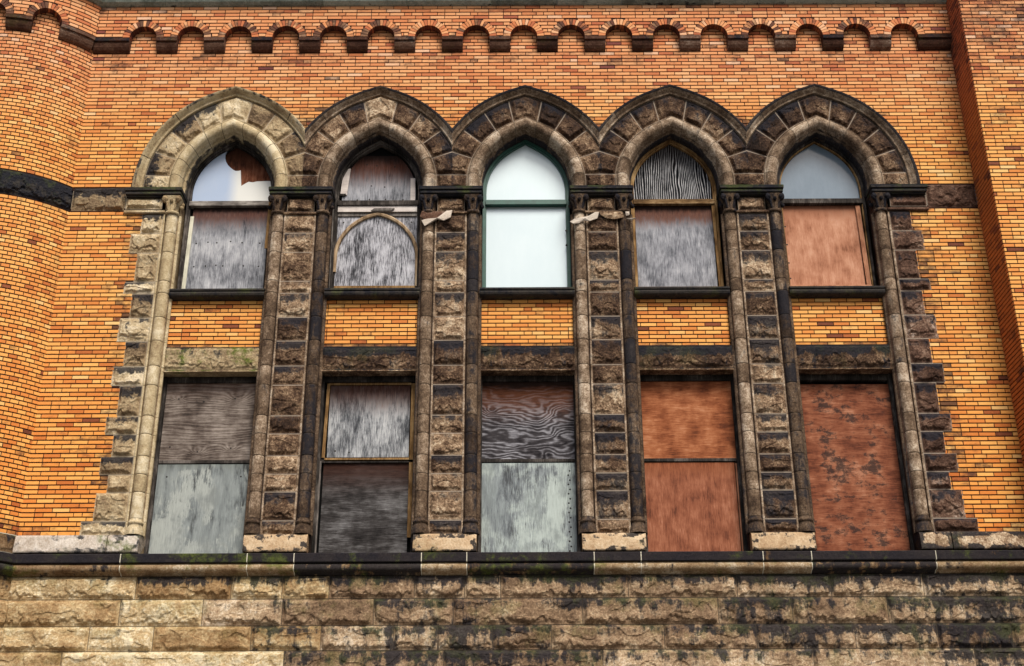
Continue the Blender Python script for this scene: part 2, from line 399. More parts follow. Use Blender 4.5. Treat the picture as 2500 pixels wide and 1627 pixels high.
backing(mb, XL, XR, lambda x: max(11.1, hood_z(x) - .02), lambda x: 14.3, flat(0))
mb.build('brick_wall', M_BRICK, B)

# ------------------------------------------------------------ frieze of small brick arches
RI, RO, ZA = .2075, .315, 13.745
def frieze(parent, centres, x0, x1, F, zt, seed):
    """centres of the small arches in flat coordinate s; returns frieze object"""
    FF = lambda x, z: F(x, z)
    def low(x):
        for c in centres:
            if abs(x - c) < RI: return ZA + math.sqrt(RI * RI - (x - c) ** 2)
        return ZA
    def spans(z):
        cur = [(x0, x1)]
        for c in centres:
            d = z - ZA
            if d < RO:
                h = math.sqrt(RO * RO - d * d) + .004; nxt = []
                for a, b in cur:
                    if c - h > a: nxt.append((a, min(b, c - h)))
                    if c + h < b: nxt.append((max(a, c + h), b))
                    if c - h >= b or c + h <= a: nxt.append((a, b))
                cur = [(a, b) for a, b in set(nxt) if b - a > .01 and not any(a < c2 < b and d < RO for c2 in ())]
        return cur
    m = MB(); lay(m, 13.755, zt, spans, FF, seed, sootf=lambda x, z: .10 + .15 * (z > 14.15) + .12 * mn.noise((x * .9, 0, 3)))
    xs = sorted(set([x0, x1] + [x0 + (x1 - x0) * i / 400 for i in range(401)] + [c + s * RI * math.cos(t * pi / 24) for c in centres for t in range(13) for s in (-1, 1)]))
    m.grid([[F(x, low(x))[0] for x in xs], [F(x, zt)[0] for x in xs]], (.3, .5, .5, 1.), 0, False)
    fr = m.build('frieze', M_BRICK, parent)
    rr = random.Random(seed + 5)
    for c in centres:
        a = MB(); N = 17; dk = rr.random()
        for i in range(N):
            t0 = pi * (i + .06) / N; t1 = pi * (i + .94) / N; tin = .2 + .75 * rr.random(); so = .12 + rr.uniform(0, .3) + (.5 if rr.random() < .15 + .45 * (dk > .6) else 0)
            P = []
            for (r, t, y) in ((RI, t0, .004), (RO, t0, .004), (RO, t1, .004), (RI, t1, .004), (RI + .002, t0 + .006, -.010), (RO - .003, t0 + .006, -.010), (RO - .003, t1 - .006, -.010), (RI + .002, t1 - .006, -.010)):
                pt, nn = F(c - r * math.cos(t), ZA + r * math.sin(t)); P.append((pt[0] - nn[0] * y, pt[1] - nn[1] * y, pt[2]))
            a.add(P, [(4, 5, 6, 7), (0, 1, 5, 4), (1, 2, 6, 5), (2, 3, 7, 6), (3, 0, 4, 7)], (tin, so, .5, 0.))
            # soffit brick reaching back to the wall, colour darkened as underside shade
            Q = []
            for t in (t0, t1):
                for y in (.0, .125):
                    pt, nn = F(c - (RI - .003) * math.cos(t), ZA + (RI - .003) * math.sin(t)); Q.append((pt[0] - nn[0] * y, pt[1] - nn[1] * y, pt[2]))
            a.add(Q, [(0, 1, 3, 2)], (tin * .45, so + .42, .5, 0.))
        P = [[], []]
        for i in range(25):
            t = pi * i / 24; pt, nn = F(c - RI * math.cos(t), ZA + RI * math.sin(t)); P[0].append(pt); P[1].append((pt[0] - nn[0] * .125, pt[1] - nn[1] * .125, pt[2]))
        a.grid(P, (.3, .5, .5, 1.), 0, False)
        a.build('arch_ring', M_BRICK, fr)
    return fr
def corbel(parent, x0, x1, F, seed, n=2):
    m = MB(); rr = random.Random(seed); tin = rr.uniform(.25, .7); so = rr.uniform(.05, .4)
    prof = [(-.12, 13.535), (.0, 13.535), (.02, 13.54), (.055, 13.56), (.085, 13.60), (.102, 13.64), (.106, 13.675), (.106, 13.683), (.132, 13.683), (.135, 13.687), (.135, 13.735), (.13, 13.742), (-.12, 13.744)]  # distance out from the wall
    rel = lambda d: d - .12            # F lies on the frieze face, .12 out from the wall
    xs = [x0 + (x1 - x0) * i / n for i in range(n + 1)]; P = []; A = []
    for d, z in prof:
        row = []
        for x in xs:
            pt, nn = F(x, z); row.append((pt[0] + nn[0] * rel(d), pt[1] + nn[1] * rel(d), pt[2]))
        P.append(row); A.append([(tin, so + (.5 if z > 13.68 else 0), .3, 0.)] * len(xs))
    m.grid(P, A, 0, False)
    for x in (x0, x1):
        vs = []
        for d, z in prof:
            pt, nn = F(x, z); vs.append((pt[0] + nn[0] * rel(d), pt[1] + nn[1] * rel(d), pt[2]))
        m.add(vs, [tuple(range(len(vs)))], (tin, so + .2, .3, 0.))
    return m.build('corbel', M_CORB, parent)
CB = [.567 + .7345 * k for k in range(-9, 9)]
AC = [(a + b) / 2 for a, b in zip(CB[:-1], CB[1:])]
fr = frieze(B, AC, XL, XR, flat(-.12), 14.33, 21)
for i, c in enumerate(CB):
    corbel(fr, XL if i == 0 else c - .16, XR if i == len(CB) - 1 else c + .16, flat(-.12), 40 + i)

# ------------------------------------------------------------ cornice
def cornice(parent, x0, x1, F, n, seed):
    m = MB(); rr = random.Random(seed)
    prof = [(-.12, 14.325), (.0, 14.325), (.04, 14.33), (.09, 14.36), (.12, 14.41), (.13, 14.46), (.13, 14.475), (.19, 14.475), (.19, 14.56), (.26, 14.62), (.29, 14.70), (.29, 14.80), (-.12, 14.86)]
    edges = []; x = x0
    while x < x1: edges.append(x); x += rr.uniform(1.0, 1.5)
    edges.append(x1)
    for a, b in zip(edges[:-1], edges[1:]):
        xs = [a + .003 + (b - a - .006) * i / n for i in range(n + 1)]; t = rr.uniform(.3, .8); so = rr.uniform(.0, .3)
        P = []; A = []
        for d, z in prof:
            row = []
            for x in xs: pt, nn = F(x, z); row.append((pt[0] + nn[0] * d, pt[1] + nn[1] * d, pt[2]))
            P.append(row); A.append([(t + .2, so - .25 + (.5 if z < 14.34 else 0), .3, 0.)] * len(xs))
        m.grid(P, A, 0, False)
    return m.build('cornice', M_VERD, parent)
cornice(B, XL - .05, XR, flat(-.12), 1, 3)

# ------------------------------------------------------------ round turret
smax = TR * math.asin((XL - TCX) / TR)
tm = MB()
tsoot = lambda s, z: .07 + (.30 if z < 6.1 else 0) + .35 * ss(.25, 0, smax - s) * .5 + (.2 if 10.5 < z < 10.75 else 0) + (.25 if 13.35 < z < 13.8 and s < .75 else 0)
lay(tm, 5.92, 10.745, lambda z: [(-2.2, smax)], cyl(TR), 31, bl=.118, header=True, sootf=tsoot, dark=.010)
lay(tm, 11.15, 14.1, lambda z: [(-2.2, smax)], cyl(TR), 32, bl=.118, header=True, sootf=tsoot, dark=.010)
backing(tm, -TR * pi * .9, smax + .02, lambda x: 5.4, lambda x: 14.9, cyl(TR), .06)
tur = tm.build('turret', M_BRICK, B); tag(tur, 'round brick turret at the left end')
RF = TR + .12; sf = RF * math.asin((XL - TCX) / RF) + .0
tac = [.741 - .80 * k for k in range(4)]
frt = frieze(tur, tac, -2.4, sf + .07, cyl(RF), 14.33, 51)
tcb = [(tac[0] + RI, sf + .055)] + [(tac[k + 1] + RI, tac[k] - RI) for k in range(3)]
for i, (a, b) in enumerate(tcb): corbel(frt, a, b, cyl(RF), 70 + i, 8)
cornice(tur, -2.4, sf + .05, cyl(RF), 8, 5)
m = MB(); e = [smax + .03, .41, -.55, -1.5]
for i in range(3): rockrect(m, e[i + 1], e[i], 10.75, 11.15, cyl(TR), 300 + i, bulge=.07, tint=.45, soot=.50)
m.build('stone_band', M_DARK, tur)

# ------------------------------------------------------------ projecting wing on the right
WY = -.60
wm = MB()
wsoot = lambda x, z: .16 + .36 * ss(11., 14., z)
lay(wm, 5.0, 15.0, lambda z: [(XR, 9.6)], flat(WY), 61, sootf=wsoot, dark=.05)
backing(wm, XR, 9.6, lambda x: 3, lambda x: 15.0, flat(WY), 1)
# return face looking left; built in (y,z), dark red tint also carries its shade
def retF(s, z): return ((XR, WY + s, z), (-1, 0, 0))
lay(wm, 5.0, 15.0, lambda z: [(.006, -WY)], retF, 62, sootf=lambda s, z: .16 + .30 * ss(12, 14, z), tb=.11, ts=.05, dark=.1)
backing(wm, 0, -WY, lambda x: 3, lambda x: 15, retF, .3)
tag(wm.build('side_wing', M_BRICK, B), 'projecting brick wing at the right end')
# ------------------------------------------------------------ stone bands beside the arcade
for x0, x1, so, t in ((XL + .02, -5.635, .50, .5), (6.065, XR, .05, .42)):
    m = MB(); rockrect(m, x0, x1, 10.75, 11.15, flat(-.0), int(x0 * 9) + 90, bulge=.065, tint=t, soot=so)
    m.build('stone_band', M_PIERC if x0 < 0 else M_RED, B)

# ------------------------------------------------------------ piers
def colonnette(parent, cx, cream, seed, side):
    m = MB(); rr = random.Random(seed + 3); r = .080; cy = .015; mt = M_COLC if cream else M_COL
    base = xsoot(cx) * .9
    for i in range(1, len(J) - 1):
        z0 = 6.14 if i == 1 else J[i]; z1 = J[i + 1] - .006
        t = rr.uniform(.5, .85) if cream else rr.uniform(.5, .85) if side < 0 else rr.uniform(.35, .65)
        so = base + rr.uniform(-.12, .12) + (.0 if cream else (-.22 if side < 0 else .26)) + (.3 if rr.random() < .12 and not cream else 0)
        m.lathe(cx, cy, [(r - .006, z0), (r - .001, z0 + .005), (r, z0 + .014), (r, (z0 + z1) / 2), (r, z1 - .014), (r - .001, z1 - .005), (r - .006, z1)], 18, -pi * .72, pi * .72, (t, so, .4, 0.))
    m.lathe(cx, cy, [(r - .008, 6.1), (r - .008, 10.69)], 16, -pi * .72, pi * .72, (.3, .4, .4, 1.))
    t = .45 if not cream else .7; so = base + .2
    m.lathe(cx, cy, [(.118, 5.921), (.118, 5.94), (.112, 5.98), (.098, 6.03), (.086, 6.06), (.090, 6.063), (.102, 6.075), (.104, 6.09), (.096, 6.105), (.084, 6.11), (.082, 6.14)], 22, -pi * .72, pi * .72, (t, so, .3, 0.))
    # slim fillet rolls either side
    for dx in (side * -.108,):
        for i in range(0, len(J) - 1):
            so2 = base + rr.uniform(-.15, .15)
            m.lathe(cx + dx, -.004, [(.015, J[i] + .003), (.015, J[i + 1] - .003)], 8, -pi * .6, pi * .6, (.75, so2 * .5, .3, 0.))
    dx = side * .098
    for i in range(0, len(J) - 1):
        m.lathe(cx + dx, .06, [(.030, J[i] + .003), (.030, J[i + 1] - .003)], 10, -pi * .8, pi * .8, (.45 if not cream else .7, base + .1, .3, 0.))
    return m.build('colonnette', mt, parent)
def capital(parent, cx, cream, seed, side):
    m = MB(); cy = .0; so = xsoot(cx) + (.02 if cream else .10); t = .65 if cream else .45; a = (t, so, .3, 0.); dk = (t * .6, so + .32, .3, 0.)
    m.lathe(cx, cy, [(.086, 10.67), (.100, 10.678), (.104, 10.695), (.100, 10.712), (.088, 10.72)], 20, attr=a)
    P = []
    for k in range(9):           # bell flaring from round to square
        v = k / 8; z = 10.72 + .225 * v; row = []
        for i in range(33):
            an = 2 * pi * i / 32; c_, s_ = math.cos(an), math.sin(an); sq = 1 / max(abs(c_), abs(s_)); f = v ** 2
            r = (.084 + .012 * v + .03 * v * v) * ((1 - f) + f * min(sq, 1.28)); row.append((cx + r * c_, cy + r * s_, z))
        P.append(row)
    m.grid(P, a)
    for sx in (-1, 1):           # crockets curling out at the corners
        for sy in ((-1, 1) if sx == side else (-1,)):
            bx, by = cx + sx * .098, cy + sy * .098 - .01
            pts = []
            for k in range(13):
                th = -pi * .5 + k / 12 * pi * 1.9; rr_ = .046 - .0020 * k
                pts.append((rr_ * math.cos(th) * .9, rr_ * math.sin(th)))
            dxn, dyn = sx * .707, sy * .707
            stem = [(cx + sx * .045, cy + sy * .075, 10.73), (cx + sx * .058, cy + sy * .085, 10.80), (cx + sx * .078, cy + sy * .095, 10.86)]
            path = [Vector(p) for p in stem] + [Vector((bx + dxn * px * .7, by + dyn * px * .7, 10.895 + pz)) for px, pz in pts]
            tube(m, path, [.014, .019, .022] + [.025 - .0008 * k for k in range(13)], 8, dk if k else a)
            m.ball((bx, by, 10.893), .044, 9, dk)
        if True: m.ball((cx, cy - .112, 10.86), .026, 8, dk, sc=(1, .8, 1.3))
    m.ball((cx + side * .125, cy + .0, 10.80), .034, 9, dk)
    for i in range(7):           # flutes on the bell
        an = -pi / 2 + (i - 3) * .38; tube(m, [Vector((cx + .086 * math.cos(an), cy + .086 * math.sin(an), 10.722)), Vector((cx + .094 * math.cos(an), cy + .094 * math.sin(an), 10.83))], [.007, .009], 6, a)
    return m.build('capital', M_COLC if cream else M_COL, parent)
def tube(m, path, rad, n=8, attr=(.5, .3, .5, 0), mat=0):
    P = []; up = Vector((0, 0, 1))
    for i, p in enumerate(path):
        d = (path[min(i + 1, len(path) - 1)] - path[max(i - 1, 0)]).normalized(); a = d.cross(up)
        if a.length < .1: a = d.cross(Vector((0, 1, 0)))
        a.normalize(); b = d.cross(a).normalized(); r = rad[i] if isinstance(rad, (list, tuple)) else rad
        P.append([tuple(p + a * r * math.cos(2 * pi * k / n) + b * r * math.sin(2 * pi * k / n)) for k in range(n + 1)])
    m.grid(P, attr, mat, True)
    m.add(P[0][:-1], [tuple(range(n))], attr, mat); m.add(P[-1][:-1], [tuple(range(n))], attr, mat)
def reveal(m, x, y0, y1, z0, z1, attr):
    m.grid([[(x, y0, z0), (x, y1, z0)], [(x, y0, z1), (x, y1, z1)]], attr, 0, False)

def pier(xc, idx):
    m = MB(); rr = random.Random(500 + idx)
    for i in range(len(J) - 1):
        z1 = J[i + 1] if i < len(J) - 2 else 10.67
        rockrect(m, xc - .222, xc + .222, J[i], z1, flat(-.012), 1000 + idx * 40 + i, bulge=.052, res=.012, tint=rr.uniform(.42, .76), soot=xsoot(xc) * .8 + rr.uniform(-.28, .14) + (.3 if rr.random() < .25 else 0), marg=.014)
    rockrect(m, xc - .20, xc + .20, 10.715, 10.95, flat(-.012), 1900 + idx, bulge=.05, res=.011, tint=.55, soot=xsoot(xc) * .5, ledge=.05)
    # neck moulding between the capitals, jambs and shoulders
    m.box(xc - .25, xc + .25, -.045, .1, 10.672, 10.712, .008, (.55, .25, .3, 0.))
    for s in (-1, 1):
        reveal(m, xc + s * .42, .035, .42, 5.6, 11.08, (.25, xsoot(xc) + .12, .4, 0.))
        m.grid([[(xc + s * .222, .0, 5.92), (xc + s * .42, .035, 5.92)], [(xc + s * .222, .0, 10.95), (xc + s * .42, .035, 10.95)]], (.25, .45, .4, 0.), 0, False)
    p = m.build('pier', M_PIER, B)
    for s in (-1, 1):
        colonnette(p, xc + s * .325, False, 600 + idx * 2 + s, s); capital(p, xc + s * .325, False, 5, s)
    impost(p, xc - .465, xc + .465, .35)
    m = MB(); n = 26; P = []; A = []   # plinth block with worn bull-nose and flaked black crust
    plinth_block(m, xc - .413, xc + .413, 700 + idx)
    m.build('plinth', M_PLINTH, p)
    return p
M_PLINTH = stone_mat('plinth_sandstone', [(0, (.12, .06, .03)), (.35, (.30, .185, .10)), (.65, (.46, .32, .19)), (1, (.62, .48, .32))], 0., .15, .25, sharp=(.40, .56), mortar=(.55, .5, .4))
def plinth_block(m, x0, x1, seed, dark=0., z0=5.672, z1=5.918):
    nx = max(6, int((x1 - x0) / .02)); nz = 16; P = []; A = []
    prof = [(.30, z1), (-.045, z1), (-.07, z1 - .008), (-.085, z1 - .03), (-.095, z1 - .08), (-.105, z0 + .06), (-.107, z0 + .02), (-.098, z0 + .004), (.0, z0)]
    zs = []
    for k in range(len(prof) - 1):
        for j in range(3): t = j / 3; zs.append((prof[k][0] * (1 - t) + prof[k + 1][0] * t, prof[k][1] * (1 - t) + prof[k + 1][1] * t))
    zs.append(prof[-1])
    for y, z in zs:
        row = []; ar = []
        for i in range(nx + 1):
            x = x0 + (x1 - x0) * i / nx; e = min(x - x0, x1 - x, (z - z0) * 1.3, (z1 - z) * 1.0)
            wv = .05 * mn.noise((x * 6, seed, z * 12)); yy = y + .012 * ss(.05, 0, min(x - x0, x1 - x)) + .006 * mn.noise((x * 9, seed, z * 20))
            row.append((x, yy, z)); ar.append((.75 + .3 * wv, dark + (.62 if e + wv * 2.2 < .062 else .12), .3, 0.))
        P.append(row); A.append(ar)
    m.grid(P, A, 0, True)
    for x in (x0, x1): m.add([(x, y, z) for y, z in zs], [tuple(range(len(zs)))], (.4, .5 + dark, .3, 0.))
def impost(parent, x0, x1, depth, soot=.35, tint=.2, yr=0.):
    m = MB()
    m.box(x0, x1, -.14, depth, 11.022, 11.078, .006, (tint, soot, .5, 0.))
    m.box(x0 + .012, x1 - .012, -.122, depth, 10.965, 11.016, .010, (tint, soot - .05, .3, 0.))
    m.box(x0 + .03, x1 - .03, -.09, depth, 10.945, 10.966, .004, (tint, soot, .3, 0.))
    return m.build('impost', M_DARK, parent)
for i, xc in enumerate(PC): pier(xc, i)

def end_pier(s):
    """quoined end of the arcade; s=-1 left, 1 right"""
    m = MB(); rr = random.Random(800 + s); X = lambda q: .215 + s * q; cream = s < 0; xc = X(5.5)
    for i in range(len(J) - 1):
        w = 5.865 if i == 0 else 5.715 if i % 2 else 5.585; a, b = sorted((X(5.272), X(w))); z1 = J[i + 1] if i < len(J) - 2 else 10.70
        rockrect(m, a, b, J[i], z1, flat(-.008), 2000 + s * 50 + i, bulge=.06, res=.012, tint=(rr.uniform(.5, .95) if cream else rr.uniform(.4, .7)), soot=(rr.uniform(.0, .42) if cream else rr.uniform(.08, .42)), marg=.010)
        # side of the block where it stands proud of the brick
    a, b = sorted((X(5.30), X(5.835)))
    rockrect(m, a, b, 10.765, 10.95, flat(-.03), 2300 + s, bulge=.045, res=.011, tint=.75 if cream else .45, soot=.05 if cream else .2, ledge=.05)
    a, b = sorted((X(5.25), X(5.85))); m.box(a, b, -.05, .1, 10.70, 10.745, .010, (.7 if cream else .5, .05, .3, 0.))
    reveal(m, X(5.055), .035, .42, 5.6, 11.08, (.55 if cream else .25, .05 if cream else .3, .4, 0.))
    a, b = sorted((X(5.055), X(5.272))); m.grid([[(a, .02, 5.92), (b, .02, 5.92)], [(a, .02, 10.95), (b, .02, 10.95)]], (.4, .35, .4, 0.), 0, False)
    p = m.build('end_pier', M_PIERC if cream else M_RED, B)
    colonnette(p, X(5.150), cream, 900 + s, -s); capital(p, X(5.150), cream, 3, -s)
    a, b = sorted((X(5.015), X(5.845))); impost(p, a, b, .35, .2 if cream else .35, .35)
    a, b = sorted((X(5.045), X(7.2 if s > 0 else 6.66)))
    jo = X(5.46); 
    for k, (c, d) in enumerate(((a, jo), (jo, b))):
        mm = MB(); plinth_block(mm, c + .003, d - .003, 950 + k + s, .05 if cream else .17); mm.build('plinth', M_PLINTHC if cream else M_PLINTHD, p)
    return p
M_PLINTHC = stone_mat('pale_plinth_stone', [(0, (.12, .08, .05)), (.35, (.28, .22, .16)), (.65, (.46, .39, .32)), (1, (.66, .60, .53))], -.06, .8, .2, mortar=(.6, .55, .42))
M_PLINTHD = stone_mat('dark_plinth_stone', BROWN, .05, .2, .3)
tag(end_pier(-1), 'cream quoined end pier'); tag(end_pier(1), 'dark brown quoined end pier')

# ------------------------------------------------------------ arches
QJ = [0, .15, .33, .51, .70, .885]
def arch(k):
    c = BC[k]; rr = random.Random(1200 + k); m = MB(); cream0 = k == 0
    def blk(T0, T1, seed, tint, soot):
        def pos(u, v):
            x, z = acurve(.185 + .375 * v, T0 + (T1 - T0) * u); return (c + x, -.02, z), (0, -1, 0)
        xa = acurve(.37, T0); xb = acurve(.37, T1); W = math.hypot(xa[0] - xb[0], xa[1] - xb[1])
        rock(m, W, .375, pos, seed, bulge=.058, res=.014, tint=tint, soot=soot, ledge=.16, marg=.012)
    for s in (-1, 1):
        for i in range(5):
            a, b = s * (1 - QJ[i]), s * (1 - QJ[i + 1]); a, b = (a, b) if s < 0 else (b, a)
            x = c + acurve(.37, (a + b) / 2)[0]; left0 = cream0 and s < 0
            blk(a, b, 3000 + k * 40 + i * 2 + s, rr.uniform(.4, .85) if left0 else rr.uniform(.28, .62), (rr.uniform(.08, .55) if left0 else xsoot(x) * .9 + rr.uniform(-.25, .15)))
    blk(-(1 - QJ[5]), 1 - QJ[5], 3900 + k, .85 if k < 2 else .45, .02 if k < 1 else .12 if k < 2 else .22)
    lo = c - 1.095 if k > 0 else c - 3; hi = c + 1.095 if k < 4 else c + 3
    clip = [((lo, 0, 0), (-1, 0, 0)), ((hi, 0, 0), (1, 0, 0))]
    av = m.build('arch', M_PIERC if k == 0 else M_PIER, B, clip=clip)
    def ring(prof, name, mat, joints, tintf, cl, soot_shade, res=6):
        m = MB()
        for s in (-1, 1):
            for i in range(len(joints) - 1):
                q0, q1 = joints[i], joints[i + 1]
                if q1 >= 1: continue
                seg(m, s * (1 - q0 - .003), s * (1 - q1 + .003), prof, tintf(s, i), soot_shade, res)
        q = joints[-1] if joints[-1] < 1 else joints[-2]
        seg(m, -(1 - q - .003), 1 - q - .003, prof, tintf(0, 9), soot_shade, 9)
        # joint filling
        P = []
        for i in range(97):
            T = -1 + i / 48; row = []
            for w, y in prof: x, z = acurve(w + (.007 if w < .0875 else -.004 if w < .2 else 0), T); row.append((c + x, y + .005, z))
            P.append(row)
        m.grid(P, (.3, .45, .3, 1.), 0, False)
        return m.build(name, mat, av, clip=cl)
    def seg(m, T0, T1, prof, ts, soot_shade, res):
        res = 10
        if T0 > T1: T0, T1 = T1, T0
        P = []; A = []; n = res
        Ts = [T0 + (T1 - T0) * i / n for i in range(n + 1)]
        if T0 < 0 < T1:
            seg(m, T0, 0., prof, ts, soot_shade, res); seg(m, 0., T1, prof, ts, soot_shade, res); return
        for T in Ts:
            row = []; ar = []
            for w, y in prof:
                x, z = acurve(w, T); row.append((c + x, y, z)); ar.append((ts[0], ts[1] + soot_shade(w), .3, 0.))
            P.append(row); A.append(ar)
        m.grid(P, A, 0, True)
    # roll moulding; inner orders blackened as painted shadow under the arch head
    prof = [(.185, .0), (.178, -.045), (.170, -.048)]
    prof += [(.0875 + .078 * math.cos(t), -.022 - .078 * math.sin(t)) for t in [pi * j / 10 for j in range(11)]]
    prof += [(.0, -.012), (-.012, .03), (-.005, .06), (-.02, .085), (-.036, .09), (-.045, .12), (-.045, .30)]
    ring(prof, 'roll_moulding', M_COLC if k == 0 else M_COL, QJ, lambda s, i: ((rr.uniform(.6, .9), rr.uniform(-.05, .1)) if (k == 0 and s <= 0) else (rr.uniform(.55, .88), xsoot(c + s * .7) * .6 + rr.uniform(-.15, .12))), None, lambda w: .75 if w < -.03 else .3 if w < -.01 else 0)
    prof = [(.56, -.02), (.562, -.055), (.575, -.060), (.590, -.060), (.600, -.078), (.622, -.105), (.636, -.118), (.642, -.125), (.668, -.135), (.676, -.135), (.70, -.085), (.705, .0)]
    ring(prof, 'hood_mould', M_COL if k else M_COLC, [0, .27, .60, 1.0], lambda s, i: ((rr.uniform(.4, .7), .12) if (k == 0 and s <= 0) else (rr.uniform(.62, .85), xsoot(c + s) * .25 + rr.uniform(-.15, .05))), clip, lambda w: (.95 if k else .6) if w > .64 else (.3 if w > .615 else 0), 9)
    return av
for k in range(5): arch(k)

# ------------------------------------------------------------ windows
def wd(name, pal, **k): return wood_mat(name, pal, **k)
M_WDARK = wd('dark_weathered_timber', [(.2, (.010, .009, .008)), (.55, (.04, .034, .030)), (.9, (.15, .13, .115))], gain=.0, fine=.6)
M_WGREY = wd('grey_weathered_timber', [(.2, (.04, .035, .032)), (.55, (.16, .14, .125)), (.9, (.38, .35, .31))], gain=.0)
M_WGREYH = wd('grey_timber_rail', [(.2, (.04, .035, .032)), (.55, (.16, .14, .125)), (.9, (.38, .35, .31))], axis='H', gain=.0)
M_OCHREH = wd('ochre_timber_rail', [(.15, (.04, .022, .010)), (.5, (.17, .10, .045)), (.9, (.46, .33, .18))], axis='H', gain=0.)
M_OCHRE = wd('ochre_timber', [(.15, (.05, .025, .010)), (.5, (.22, .125, .05)), (.9, (.46, .31, .15))], gain=.0)
M_GREEN = NT('green_paint'); M_GREEN = M_GREEN.fin(M_GREEN.ramp(M_GREEN.noise(M_GREEN.co, 9, 6, .7), [(.3, (.006, .045, .032)), (.75, (.016, .10, .07))]), .45, .5)
M_CREAMP = wd('cream_painted_strip', [(.1, (.35, .33, .25)), (.5, (.62, .60, .48)), (1, (.74, .72, .62))], freq=5, amp=.2, gain=.15, fine=.25)
M_PALE = wd('pale_bare_strip', [(.1, (.32, .28, .26)), (.5, (.56, .50, .46)), (1, (.74, .69, .64))], axis='H', freq=5, amp=.2, gain=.15, fine=.3)
def glass_mat(name, c0, c1, rough=.12, axis=None, metal=0.):
    n = NT(name); ns = n.noise(n.co, .9, 3, .5); nf = n.noise(n.mapc((3, 1, 1.4)), 2.2, 8, .75)
    v = n.add(n.mul(ns, .6), n.mul(nf, .4))
    if axis == 'streak': v = n.add(n.mul(v, .5), n.mul(n.sst(n.x, -.12, .12), .5))
    m = n.fin(n.ramp(v, [(.25, c0), (.75, c1)]), rough, .5); n.b.inputs['Metallic'].default_value = metal; return m
M_GWHITE = glass_mat('sky_toned_glass', (.50, .60, .635), (.60, .69, .71), .25, metal=.2)  # pale pane colour stands in for the reflected sky
M_GBLUE = glass_mat('dusty_blue_glass', (.10, .145, .19), (.20, .255, .31), .12)
M_GPALE = glass_mat('pale_clouded_glass', (.36, .44, .58), (.66, .66, .62), .15, 'streak')

def strip(m, x0, x1, z0, z1, y0=.2, y1=.26, mat=0): m.box(x0, x1, y0, y1, z0, z1, .003, (.5, .3, .5, 0.), mat)
def ring_frame(m, c, w0, w1, y0, y1, zb, mat=0):
    a = gpath(w0, zb); b = gpath(w1, zb); P = [[(c + x, y1, z) for x, z in a], [(c + x, y0, z) for x, z in a], [(c + x, y0, z) for x, z in b], [(c + x, y1, z) for x, z in b]]
    m.grid(P, (.5, .3, .5, 0.), mat, False)
def slab(pts, y0, y1, m, mat=0):
    n = len(pts); m.add([(x, y0, z) for x, z in pts] + [(x, y1, z) for x, z in pts], [tuple(range(n)), tuple(range(2 * n - 1, n - 1, -1))] + [(i, (i + 1) % n, n + (i + 1) % n, n + i) for i in range(n)], (.5, .3, .5, 0.), mat)
ZT = 11.0
def upper_window(k):
    c = BC[k]; m = MB(); fm = [M_WDARK, M_WDARK, M_GREEN, M_OCHRE, M_OCHRE][k]
    ring_frame(m, c, -.045, -.085, .215, .33, 9.52)
    ring_frame(m, c, -.085, -.112, .245, .33, 9.52, 1)
    m.box(c - .66, c + .66, .20, .34, 9.50, 9.56, .004, mat=1)
    bk = gpath(-.04, 9.45); slab([(c + x, z) for x, z in bk], .345, .36, m, 2)
    w = m.build('upper_window', [fm if k != 4 else M_WDARK, [M_WDARK, M_WDARK, M_GREEN, M_OCHRE, M_OCHRE][k], M_VOID], B)
    t = MB(); t.box(c - .60, c + .60, .20, .32, ZT - .045, ZT + .035, .004)
    t.build('transom', [M_WGREYH, M_WDARK, M_GREEN, M_OCHREH, M_WDARK][k], w)
    s = MB(); P = []; pr = [(.30, 9.495), (.17, 9.495), (.02, 9.485), (-.035, 9.478), (-.045, 9.468), (-.045, 9.445), (-.03, 9.44), (-.028, 9.43), (-.04, 9.42), (-.045, 9.40), (-.035, 9.375), (-.01, 9.358), (.02, 9.352), (.12, 9.352)]
    s.grid([[(c - .672, y, z), (c, y, z), (c + .672, y, z)] for y, z in pr], (.3, .2, .4, 0.), 0, False); s.build('sill', M_DARK, w)
    t = MB(); t.box(c - .655, c + .655, .10, .24, 9.497, 9.532, .004); t.build('wooden_sill', M_WGREYH if k in (0, 1, 2) else M_OCHREH, w)
    return w
UW = [upper_window(k) for k in range(5)]
for k, l in enumerate(('pointed window with broken pale glass', 'pointed window boarded in grey and rust', 'pointed window with bright panes and green frame', 'pointed window with zebra grained board', 'pointed window with blue glass above a peach board')): tag(UW[k], l)
def lower_window(k):
    c = BC[k]; m = MB(); z1 = 8.235
    fm = [M_WDARK, M_WDARK, M_WDARK, M_WDARK, M_WDARK][k]
    for s in (-1, 1): a, b = sorted((c + s * .675, c + s * .63)); m.box(a, b, .20, .34, 5.68, z1, .004)
    m.box(c - .63, c + .63, .22, .34, 8.15, z1 - .001, .004)
    if k != 4: m.box(c - .63, c + .63, .25, .34, 6.985, 7.03, .004)
    m.box(c - .66, c + .66, .342, .36, 5.68, z1, .004, mat=1)
    w = m.build('lower_window', [fm, M_VOID], B)
    s = MB(); rockrect(s, c - .672, c + .672, 8.26, 8.605, flat(.045), 4000 + k, bulge=.045, res=.013, tint=.45 if k else .6, soot=(.26 + .03 * k) if k else .15, ledge=.30)
    s.box(c - .672, c + .672, .035, .36, 8.236, 8.262, .003, (.55, .2, .2, 0.)); s.grid([[(c - .672, .045, 8.26), (c + .672, .045, 8.26)], [(c - .672, .045, 8.612), (c + .672, .045, 8.612)]], (.2, .5, .5, 0.), 0, False)
    s.grid([[(c - .672, .045, 8.610), (c + .672, .045, 8.610)], [(c - .672, .12, 8.615), (c + .672, .12, 8.615)]], (.2, .5, .9, 0.), 0, False)
    s.build('lintel', M_LINT0 if k == 0 else M_LINT, w)
    return w
